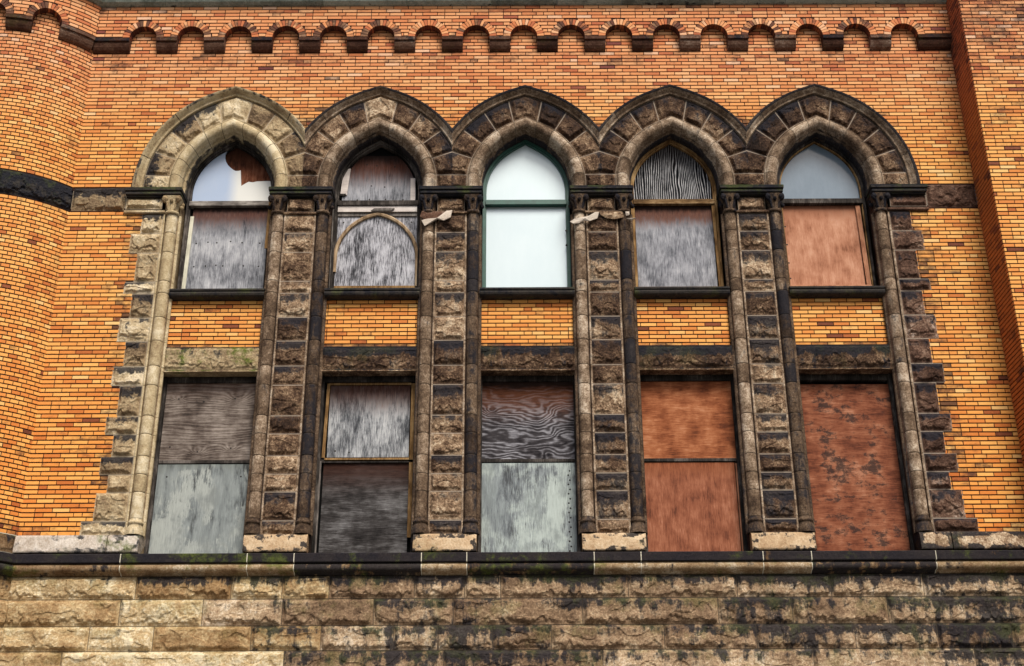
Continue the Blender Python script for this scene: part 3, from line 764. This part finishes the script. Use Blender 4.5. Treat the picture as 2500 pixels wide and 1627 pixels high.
M_LINT = stone_mat('lintel_stone', BROWN, .0, .1, 1.2, topw=.35, runoff=(8.32, 8.52, .5))
M_LINT0 = stone_mat('mossy_lintel_stone', CREAM, .0, 1., 1.0, topw=.3)
LW = [lower_window(k) for k in range(5)]
for k in range(5):
    c = BC[k]; m = MB(); lay(m, 8.612, 9.352, lambda z: [(c - .675, c + .675)], flat(.105), 5000 + k, ch=.0615, bl=.226, sootf=lambda x, z: .04 + (.55 if z < 8.66 else 0) + (.2 if z > 9.29 else 0), dark=.02)
    backing(m, c - .68, c + .68, lambda x: 8.6, lambda x: 9.36, flat(.105), 2); m.build('brick_panel', M_BRICK, B)

# panes
def pane(k, pts, y, mat, w):
    m = MB(); c = BC[k]; slab([(c + x, z) for x, z in pts], y, y + .006, m); return m.build('pane', mat, w, loc=(c, y, 10.5))
up = lambda w, zb=ZT + .035: [p for p in gpath(w, zb)]
left = [p for p in gpath(-.11, ZT + .035) if p[0] <= -.035]
hole = [(-.04, 12.03), (-.10, 11.995), (-.135, 11.95), (-.159, 11.88), (-.155, 11.82), (-.14, 11.76), (-.105, 11.70), (-.063, 11.656), (-.02, 11.62), (.013, 11.60), (.06, 11.60), (.095, 11.61), (.103, 11.54), (.11, 11.47), (.118, 11.40), (.124, 11.338), (.18, 11.378), (.229, 11.41), (.29, 11.40), (.356, 11.416), (.45, 11.42), (.565, 11.42)]
pane(0, left + hole + [(.58, 11.30), (.58, ZT + .035)], .285, M_GPALE, UW[0])
pane(2, up(-.10), .285, M_GWHITE, UW[2]); pane(2, [(-.6, 9.56), (-.6, ZT - .04), (.6, ZT - .04), (.6, 9.56)], .285, M_GWHITE, UW[2])
pane(4, up(-.10), .285, M_GBLUE, UW[4])
# faint bright strip of the neighbouring pane, a small catch on the green sash
c = BC[2]
for z in (10.28, 10.52):
    m = MB(); m.ball((c + .585, .22, z), .016, 8); m.build('sash_catch', M_WDARK, UW[2])

# ------------------------------------------------------------ boards
GRP = 'plywood boards over the windows'
def nails(m, lst, mat=1):
    for x, z in lst:
        n = 8; m.add([(x + .013 * math.cos(2 * pi * i / n), -.0012, z + .013 * math.sin(2 * pi * i / n)) for i in range(n)], [tuple(range(n))], (.5, .3, .5, 0.), mat)
M_NAIL = NT('rusty_nail').fin((.012, .008, .007), .7, .3)
def board(k, pts, y, mat, label, nl=(), th=.018, warp=.004, name='plywood_board', group=GRP, cat='board'):
    c = BC[k]; zs = [p[1] for p in pts]; z0 = min(zs); m = MB()
    slab([(x, z - z0) for x, z in pts], 0, th, m); nails(m, [(x, z - z0) for x, z in nl])
    o = m.build(name, [mat, M_NAIL], None); o.location = (c, y, z0)
    return tag(o, label, cat, group)
def rect(x0, x1, z0, z1, sk=(0, 0, 0, 0)): return [(x0 + sk[0], z0), (x1 + sk[1], z0 + sk[2]), (x1, z1 + sk[3]), (x0, z1)]
GREY = [(.12, (.035, .035, .042)), (.4, (.15, .15, .17)), (.65, (.32, .32, .36)), (.95, (.52, .52, .56))]
RUST = (.115, .036, .017)
def jag(x0, x1, z0, z1, seed, a=.006):
    r = random.Random(seed); L = [(x0 + (x1 - x0) * i / 14, z0 + r.uniform(-a, a)) for i in range(15)]; return L + [(x1, z1), (x0, z1)]
# window 1
board(0, up(-.10), .325, wood_mat('rust_red_ply', [(.2, (.03, .012, .008)), (.5, (.14, .048, .025)), (.9, (.30, .13, .075))], freq=8, amp=.8, gain=0.15, stain=((.05, .02, .012), .95, .45)), 'rust red board behind the broken pale glass')
board(0, rect(-.545, .60, 9.58, 10.955), .27, wood_mat('grey_board_a', [(.16, (.035, .036, .042)), (.4, (.17, .175, .192)), (.62, (.34, .345, .365)), (.95, (.56, .56, .57))], freq=7, amp=.9, gain=0.06, fine=0.55, stain=(RUST, 1.25, .92), black_top=.10, blot=0.75, seed=4),
      'grey board with nail holes and rusty top edge under the broken glass', [(-.45, 10.36), (-.28, 10.38), (-.15, 10.37), (.05, 10.39), (.22, 10.37), (.48, 10.36), (-.45, 9.98), (-.28, 9.99), (-.13, 10.0), (-.03, 9.99), (.27, 9.99), (.49, 9.98)])
# window 2
p2 = [p for p in gpath(-.11, ZT + .03) if p[1] < 11.86]; p2 = [(x * .93, z) for x, z in p2]
board(1, p2, .29, wood_mat('grey_rust_board', [(.18, (.035, .036, .042)), (.4, (.15, .155, .17)), (.65, (.30, .305, .33)), (.95, (.50, .50, .52))], freq=6, amp=1.3, gain=0.12, fine=0.6, stain=(RUST, .60, .22), black_top=.2, blot=0.7, lscale=(2.5, .35), seed=11),
      'arched grey and rust board in the second pointed window', [(-.32, 11.09), (-.14, 11.10), (.10, 11.10), (.36, 11.09), (-.12, 11.33), (.08, 11.31), (.22, 11.66), (-.05, 11.68), (-.2, 11.7)])
board(1, rect(-.60, .59, 9.66, 10.80), .27, wood_mat('flaking_grey_board', [(.25, (.03, .03, .034)), (.42, (.16, .16, .175)), (.6, (.40, .40, .43)), (.95, (.60, .60, .64))], freq=8, amp=.8, gain=0.08, fine=0.95, blot=0.7, seed=17),
      'flaking grey board behind the curved moulding strip', [(-.5, 10.7), (.5, 10.7)])
# window 4
board(3, up(-.105), .29, wood_mat('zebra_grain_board', [(.38, (.004, .004, .005)), (.58, (.03, .03, .034)), (.78, (.26, .26, .27)), (1, (.56, .56, .57))], freq=33, amp=0.8, lscale=(1.5, .38), gain=.72, fine=.5, stain=((.03, .018, .014), 1.05, .5, .75), blot=0.35, seed=23), 'black and white zebra grained board in a pointed window')
board(3, rect(-.58, .56, 9.60, 10.955), .27, wood_mat('lavender_grey_board', [(.16, (.04, .042, .05)), (.4, (.17, .175, .195)), (.62, (.32, .325, .35)), (.95, (.52, .52, .54))], freq=6, amp=1.2, gain=0.08, fine=0.6, stain=((.15, .05, .022), 1.2, .95), black_top=.12, blot=0.6, seed=31), 'grey board with brown top edge under the zebra grained board')
# window 5
board(4, rect(-.59, .50, 9.62, 10.95, (0, 0, 0, 0)), .27, wood_mat('peach_board', [(.1, (.20, .08, .045)), (.4, (.38, .17, .10)), (.7, (.50, .255, .16)), (1, (.60, .36, .25))], freq=3, amp=.5, gain=.12, fine=.45, seed=37, stain=((.20, .07, .035), 1.42, 1.05)), 'peach coloured board beneath the blue glass pane', [(-.57, 9.75), (-.57, 10.0), (-.57, 10.3), (-.57, 10.6)])
# lower windows
BR = [(.10, (.02, .016, .014)), (.38, (.095, .072, .06)), (.65, (.21, .175, .15)), (1, (.42, .36, .31))]
board(0, rect(-.63, .66, 6.985, 8.15), .255, wood_mat('brown_knotty_board', BR, axis='H', freq=22, amp=0.7, lscale=(2.2, .4), gain=.2, fine=0.5, blot=0.8, knots=((-.12, .17, 3., .09), (.33, .22, 2.5, .09), (-.45, .94, 2., .07), (.38, .95, 3., .14)), seed=41, stain=((.30, .09, .03), 1.45, .85, .4)), 'brown horizontal grained board above the pale green peeling board', [(-.45, 7.92), (-.1, 7.88), (.33, 7.92), (-.5, 7.22), (-.12, 7.15), (.33, 7.2)])
PG = (.37, .395, .37)
board(0, rect(-.655, .645, 5.675, 6.975), .262, wood_mat('peeling_green_board_a', [(.1, (.07, .075, .075)), (.4, (.18, .20, .20)), (.8, (.32, .35, .34))], freq=7, amp=.6, gain=.2, fine=0.5, blot=1.0, seed=47, paint=(PG, .50, .05), stain=((.12, .13, .09), 1.4, 1.15, .5)), 'pale green peeling board at the left end, reaching the ledge', [(-.5, 6.8), (.5, 6.8)])
board(1, rect(-.55, .56, 7.07, 8.115), .275, wood_mat('streaked_grey_board', [(.12, (.02, .022, .026)), (.4, (.12, .125, .135)), (.62, (.33, .34, .35)), (.95, (.58, .58, .58))], freq=8, amp=.9, gain=0.1, fine=0.85, blot=0.8, seed=53, stain=((.085, .03, .016), 1.0, .52), black_top=.15), 'streaky grey board framed by ochre strips, dark at its top', [(-.44, 7.16), (-.25, 7.14)])
board(1, rect(-.585, .575, 5.72, 6.985), .282, wood_mat('charred_dark_board', [(.15, (.010, .009, .009)), (.45, (.042, .038, .037)), (.75, (.13, .125, .125)), (1, (.27, .265, .265))], axis='H', freq=6, amp=0.5, gain=0.12, fine=0.6, blot=0.8, seed=59, stain=((.055, .022, .014), 1.25, .75)), 'very dark horizontal grained board, lowest of its window')
board(2, rect(-.645, .655, 6.985, 8.16), .255, wood_mat('swirl_grain_board', [(.12, (.010, .009, .011)), (.45, (.05, .045, .048)), (.68, (.17, .165, .18)), (1., (.42, .42, .45))], axis='H', freq=15, amp=1.5, lscale=(1.5, .6), gain=.40, fine=.6, blot=0.6, knots=((-.50, .74, 2.2, .09), (.31, .41, 1.8, .08), (.27, .12, -1.6, .09), (.12, .66, 2.6, .26)), seed=61, stain=((.15, .05, .02), 1.02, .50, .8), black_top=.1), 'board with large swirling grain and knots, rusty at the top')
b_ = board(2, rect(-.655, .655, 5.675, 6.975), .262, wood_mat('peeling_green_board_b', [(.1, (.07, .075, .08)), (.4, (.17, .19, .20)), (.8, (.32, .36, .36))], freq=7, amp=.7, gain=.2, fine=.9, seed=67, paint=((.46, .52, .49), .45, .16)), 'pale green flaking board with nailed edge strip in the middle window', [(.535, 5.76 + .13 * i) for i in range(9)] + [(.555, 5.82 + .13 * i) for i in range(9)])
OR = [(.05, (.09, .028, .014)), (.4, (.22, .068, .028)), (.7, (.34, .125, .055)), (1, (.46, .21, .11))]
board(3, rect(-.645, .65, 6.99, 8.16), .255, wood_mat('orange_board_upper', OR, axis='H', freq=4, amp=.8, gain=0.12, fine=.75, blot=1.25, seed=71), 'orange painted board, upper of the pair in one window')
board(3, rect(-.63, .60, 5.72, 6.975), .268, wood_mat('orange_board_lower', [(.05, (.10, .036, .022)), (.4, (.22, .075, .040)), (.7, (.31, .12, .066)), (1, (.42, .19, .12))], freq=4, amp=.8, gain=0.06, fine=.75, blot=1.25, seed=73, stain=((.28, .085, .03), 1.30, .95, .6)), 'dull orange board with vertical streaks, lower of the pair')
board(4, rect(-.65, .66, 5.675, 8.10), .26, wood_mat('mildewed_orange_board', [(.05, (.08, .026, .016)), (.4, (.19, .062, .032)), (.7, (.29, .112, .060)), (1, (.42, .20, .12))], axis='H', freq=3, amp=1.0, gain=0.1, fine=.75, blot=1.25, seed=79, spots=(.50, .85)), 'tall orange brown board with black mildew spots')

# loose strips
SG = 'loose timber strips around the windows'
def lstrip(k, x0, x1, z0, z1, y, mat, label, sk=0., th=.02, cat='timber strip'):
    c = BC[k]; m = MB(); slab([(x0 - (x0 + x1) / 2, 0), (x1 - (x0 + x1) / 2, 0), (x1 - (x0 + x1) / 2 + sk, z1 - z0), (x0 - (x0 + x1) / 2 + sk, z1 - z0)], 0, th, m)
    o = m.build('timber_strip', mat, None); o.location = (c + (x0 + x1) / 2, y, z0); return tag(o, label, cat, SG)
lstrip(0, -.585, -.532, 9.58, 10.80, .245, M_CREAMP, 'narrow cream painted strip left of the grey nail-holed board', .012)
lstrip(0, .585, .635, 10.20, 10.99, .12, M_OCHRE, 'short ochre strip hanging right of the grey nail-holed board', .01)
lstrip(1, -.575, -.475, 11.17, 11.62, .27, M_PALE, 'pale strip at the left edge of the arched rust board', .035)
lstrip(1, -.60, -.49, 11.155, 11.185, .262, M_WDARK, 'short dark block under the pale left strip')
lstrip(1, .475, .545, 10.97, 11.45, .27, M_PALE, 'pale strip at the right edge of the arched rust board', -.01)
lstrip(1, -.59, .58, 10.855, 10.953, .225, M_PALE, 'long pale horizontal strip below the dark transom', 0)
lstrip(1, -.62, .58, 10.795, 10.855, .25, M_WGREY, 'thin grey rail over the curved moulding strip', 0)
lstrip(1, -.10, .20, 10.86, 10.90, .20, M_WGREY, 'small grey scrap lying on the thin rail', .05)
lstrip(1, -.60, .60, 9.60, 9.655, .26, M_OCHRE, 'ochre bottom strip under the flaking grey board', 0)
lstrip(1, -.655, -.61, 9.56, 10.9, .225, M_WGREY, 'grey weathered jamb strip beside the flaking grey board', -.01)
lstrip(3, .572, .610, 9.60, 10.95, .225, M_OCHRE, 'ochre upright strip right of the brown-edged grey board', -.02)
lstrip(3, -.60, .61, 9.565, 9.605, .222, M_OCHRE, 'ochre strip along the foot of the brown-edged grey board', 0)
M_PEACHS = wd('peach_strip', [(.1, (.22, .09, .05)), (.5, (.44, .21, .12)), (1, (.56, .31, .20))], freq=5, amp=.2, gain=.2)
lstrip(4, .512, .575, 9.57, 10.93, .235, M_PEACHS, 'peach upright strip right of the peach board', -.02)
lstrip(4, -.60, .58, 9.565, 9.625, .232, M_PEACHS, 'peach strip along the foot of the peach board', 0)
lstrip(1, -.615, -.575, 7.06, 8.14, .25, M_OCHRE, 'ochre upright left of the streaky grey board', .02)
lstrip(1, .575, .625, 5.95, 8.14, .25, M_OCHRE, 'long ochre upright right of the streaky grey board', 0)
lstrip(1, -.57, .57, 8.12, 8.15, .255, M_OCHRE, 'ochre strip above the streaky grey board', 0)
lstrip(1, -.58, .585, 7.005, 7.055, .25, M_OCHRE, 'ochre rail between the streaky grey and very dark boards', 0)
lstrip(1, -.665, -.61, 5.70, 7.0, .225, M_WGREY, 'wide grey jamb left of the very dark board', 0)
lstrip(1, -.58, .575, 5.678, 5.722, .27, M_WGREY, 'grey strip along the foot of the very dark board', 0)
lstrip(3, .61, .645, 5.70, 6.96, .258, M_PEACHS, 'dull orange upright strip right of the lower orange board', 0)
lstrip(3, -.62, .60, 5.678, 5.718, .26, M_PEACHS, 'dull orange strip along the foot of the lower orange board', 0)
# curved moulding strip lying over the board of the second window
m = MB(); P = []; pa = []
cc, rr_, zc = .144, .764, 10.10
for i in range(-24, 25):
    s = 1 if i > 0 else -1; q = 1 - abs(i) / 24; th = math.acos(cc / rr_) * q
    pa.append((cc - rr_ * math.cos(th), zc + rr_ * math.sin(th), s, q))
pts = [(x if s < 0 else -x, z) for x, z, s, q in pa]
pts = [(-.62, 9.86)] + pts + [(.62, 9.62)]
def off(x, z, d):
    vx, vz = x - (0), z - 10.0; l = math.hypot(vx, vz); return (x - vx / l * d, z - vz / l * d)
P = [[(x, y, z - 9.6) for x, z in [off(px, pz, d) for px, pz in pts]] for d, y in ((0, .0), (.0, -.035), (.016, -.045), (.045, -.035), (.052, .0))]
m.grid(P, (.5, .3, .5, 0.), 0, False); o = m.build('curved_moulding', M_OCHRE2 if 'M_OCHRE2' in globals() else wd('tan_moulding', [(.15, (.14, .09, .05)), (.5, (.36, .25, .15)), (.9, (.52, .40, .26))], freq=9, amp=.3, gain=.3), None)
o.location = (BC[1], .268, 9.6); tag(o, 'fallen pointed-arch moulding strip lying across the flaking grey board', 'moulding')

# broken stone below two capitals
_sc = 1.25
M_FRESH = stone_mat('freshly_broken_stone', [(0, (.34, .27, .21)), (.5, (.52, .44, .36)), (1, (.64, .56, .47))], -.5, 0, 0.)
def spall(pc, pts, mat, th=.02, y=-.095, name='broken_stone'):
    m = MB(); n = len(pts); cx = sum(p[0] for p in pts) / n; cz = sum(p[1] for p in pts) / n
    rr = random.Random(int(cx * 100)); vs = [(x, y + rr.uniform(-.008, .008), z) for x, z in pts] + [(x * .97 + cx * .03, y + th, z * .97 + cz * .03) for x, z in pts] + [(cx, y - .012, cz)]
    m.add(vs, [(i, (i + 1) % n, 2 * n) for i in range(n)] + [(i, (i + 1) % n, n + (i + 1) % n, n + i) for i in range(n)], (.7, -.3, .3, 0.))
    p = [o for o in B.children if o.name.startswith('pier') and abs(o.get('xc', 99) - pc) < .1]
    return m, name, mat
piers = [o for o in B.children if o.name.split('.')[0] == 'pier']
def put(pi_, pts, mat, **k):
    m, n, mt = spall(0, [(PC[pi_] + (x + .2) * 1.2 - .2 + .02, 10.69 + (z - 10.69) * 1.25) for x, z in pts], mat, **k); m.build(n, mt, piers[pi_])
# left part of pier 2 and pier 3
put(1, [(-.40, 10.56), (-.36, 10.49), (-.29, 10.53), (-.21, 10.58), (-.13, 10.56), (-.05, 10.60), (-.03, 10.69), (-.10, 10.69), (-.18, 10.60), (-.24, 10.575), (-.34, 10.58)], M_FRESH)
put(1, [(-.42, 10.62), (-.40, 10.69), (-.20, 10.69), (-.10, 10.68), (-.16, 10.61), (-.24, 10.58), (-.36, 10.585)], M_CORB, y=-.075)
put(2, [(-.44, 10.54), (-.40, 10.51), (-.33, 10.52), (-.27, 10.555), (-.20, 10.545), (-.11, 10.58), (-.085, 10.66), (-.13, 10.66), (-.21, 10.61), (-.30, 10.59), (-.38, 10.575)], M_FRESH)
put(2, [(-.08, 10.66), (.20, 10.675), (.21, 10.60), (.10, 10.575), (0, 10.59), (-.07, 10.63)], M_PIER, y=-.08)
put(2, [(.23, 10.67), (.28, 10.67), (.28, 10.63), (.24, 10.62)], M_FRESH, y=-.08)
put(2, [(.24, 10.575), (.35, 10.58), (.30, 10.555)], M_FRESH, y=-.095)

# ------------------------------------------------------------ ledge (string course)
LJ = [-7.0, -5.02, -3.40, -2.80, -1.17, -.59, 1.04, 1.64, 3.20, 3.82, 5.41, 6.80]
LS = [.20, -.12, -.10, .75, -.05, .75, -.10, .12, -.08, .70, .05]
def ledge(parent, edges, soots, F, n, seed):
    m = MB(); rr = random.Random(seed)
    slabp = [(-.1, 5.69), (.06, 5.668), (.165, 5.640), (.175, 5.630), (.175, 5.53), (.168, 5.521), (.13, 5.520)]
    rollp = [(.13, 5.520), (.13, 5.512)] + [(.115 + .05 * math.sin(t), 5.46 + .052 * math.cos(t)) for t in [pi * j / 8 for j in range(9)]] + [(.08, 5.405), (.06, 5.385), (.03, 5.375), (-.1, 5.375)]
    for i in range(len(edges) - 1):
        a, b = edges[i] + .006, edges[i + 1] - .006; N = max(n, int((b - a) / .05))
        for prof, so, dk in ((slabp, .85 + rr.uniform(0, .25), 1), (rollp, soots[i], 0)):
            P = []; A = []; t = rr.uniform(.45, .75)
            for d, z in prof:
                row = []; ar = []
                for q in range(N + 1):
                    x = a + (b - a) * q / N; pt, nn = F(x, z); dd = d + .003 * mn.noise((x * 7, z * 9, seed)); row.append((pt[0] + nn[0] * dd, pt[1] + nn[1] * dd, pt[2])); ar.append((t if not dk else t * .55, so, .3, 0.))
                P.append(row); A.append(ar)
            m.grid(P, A, 0, not dk)
    prof = slabp + rollp
    P = []
    for d, z in prof:
        row = []
        for x in [edges[0] + (edges[-1] - edges[0]) * q / (40 if n > 1 else 1) for q in range((40 if n > 1 else 1) + 1)]: pt, nn = F(x, z); row.append((pt[0] + nn[0] * (d - .005), pt[1] + nn[1] * (d - .005), pt[2]))
        P.append(row)
    m.grid(P, (.9, .0, .3, 1.), 0, False)
    return m.build('ledge', M_LEDGE, parent)
ledge(B, [XL] + LJ[1:], LS, flat(0), 1, 9)
ledge(tur, [-2.3, -1.2, -.1, smax + .02], [.5, .6, .75], cyl(TR), 12, 10)
m = MB(); plinth = lambda: None
for a, b in ((-1.2, -.1), (-.1, smax)): rockrect(m, a, b, 5.672, 5.918, cyl(TR + .04), 77 + int(a * 3), bulge=.015, tint=.4, soot=.15)
m.build('plinth', M_LEDGE, tur)

# ------------------------------------------------------------ rock-faced base wall
rows = [(5.08, 5.375, [-6.45, -4.82, -3.6, -2.95, -2.35, -1.26, -.62, -.16, 1.47, 2.86, 4.06, 5.24, 6.9]),
        (4.741, 5.08, [-6.44, -4.99, -3.94, -2.93, -1.77, -.76, .88, 2.6, 3.54, 4.75, 6.9]),
        (4.43, 4.741, [-6.45, -5.34, -4.53, -3.3, -2.42, -1.51, -.95, -.26, .48, 1.9, 3.06, 4.3, 5.34, 6.27, 6.9]),
        (4.06, 4.43, [-6.45, -5.65, -2.87, -.87, 1.12, 3.75, 5.77, 6.9])]
z = 4.06; q = random.Random(5)
while z > .4:
    h = q.uniform(.3, .38); xs = [-6.45]
    while xs[-1] < 6.0: xs.append(xs[-1] + q.uniform(.8, 1.9))
    xs[-1] = 6.9; rows.append((z - h, z, xs)); z -= h
m = MB(); mg = MB(); q = random.Random(15)
for ri, (z0, z1, xs) in enumerate(rows):
    for i in range(len(xs) - 1):
        xm = (xs[i] + xs[i + 1]) / 2; near = ri < 4; gold = xm < (-3.0 + q.uniform(-1.3, 1.3)); so = float(np.interp(xm, [-6, -3.2, -1.5, 7], [-.04, .14, .40, .46])) + q.uniform(-.26, .16) + (.12 if ri >= 2 and xm > -3 else 0) + (.05 if ri == 0 else 0)
        rockrect(mg if gold else m, xs[i], xs[i + 1], z0, z1, flat(-.03), 6000 + ri * 30 + i, bulge=.066, res=.0155 if near else .06, tint=q.uniform(.58, .9) if gold else q.uniform(.5, .82), soot=so, ledge=.26 if ri else .3, marg=.006, mortar=.009)
m2 = MB(); m2.box(-6.9, 6.9, 0, .1, 0, 5.38, .004, (.4, .4, .4, 1.)); m2.box(-6.6, 6.9, .40, .6, 0, 15., .004, (.1, .9, .4, 0.))
bw = m.build('stone_base_wall', M_BASE, B); mg.build('golden_stonework', M_BASEG, bw); m2.build('wall_core', M_BASE, bw)
m = MB(); s = [smax + .05, .55, -.3, -1.2]
for ri, (z0, z1, xs) in enumerate(rows[:6]):
    o_ = .3 * (ri % 2)
    for i in range(3): rockrect(m, s[i + 1] - o_ * (i < 3), s[i] - o_ * (i > 0), z0, z1, cyl(TR + .02), 6900 + ri * 5 + i, bulge=.06, res=.02, tint=.6, soot=.12)
m.lathe(TCX, TCY, [(TR, 0), (TR, 5.5)], 40, attr=(.4, .4, .4, 1.)); m.build('turret_base', M_BASEG, tur)
# wing base
m = MB(); m.box(XR, 9.6, WY - .02, .1, 0, 5.4, .01, (.4, .3, .4, 0.)); m.build('wing_base', M_BASE, B)

# ------------------------------------------------------------ ground
def plane(name, x0, x1, y0, y1, z, mat):
    m = MB(); m.grid([[(x0, y0, z), (x1, y0, z)], [(x0, y1, z), (x1, y1, z)]], (.5, .3, .5, 0), 0, False); return tag(m.build(name, mat), kind='structure')
n = NT('asphalt'); A_ = n.fin(n.ramp(n.noise(n.co, 3, 8, .7), [(.3, (.035, .035, .036)), (.7, (.07, .068, .066))]), .9, .2)
n = NT('concrete_paving'); C_ = n.fin(n.ramp(n.noise(n.co, 2, 8, .7), [(.3, (.28, .27, .25)), (.7, (.40, .385, .36))]), .9, .2)
plane('ground', -120, 120, -160, 60, -.15, A_)
m = MB(); m.box(-60, 60, -4.2, 3.0, -.149, 0, .02); tag(m.build('pavement', C_), kind='structure')
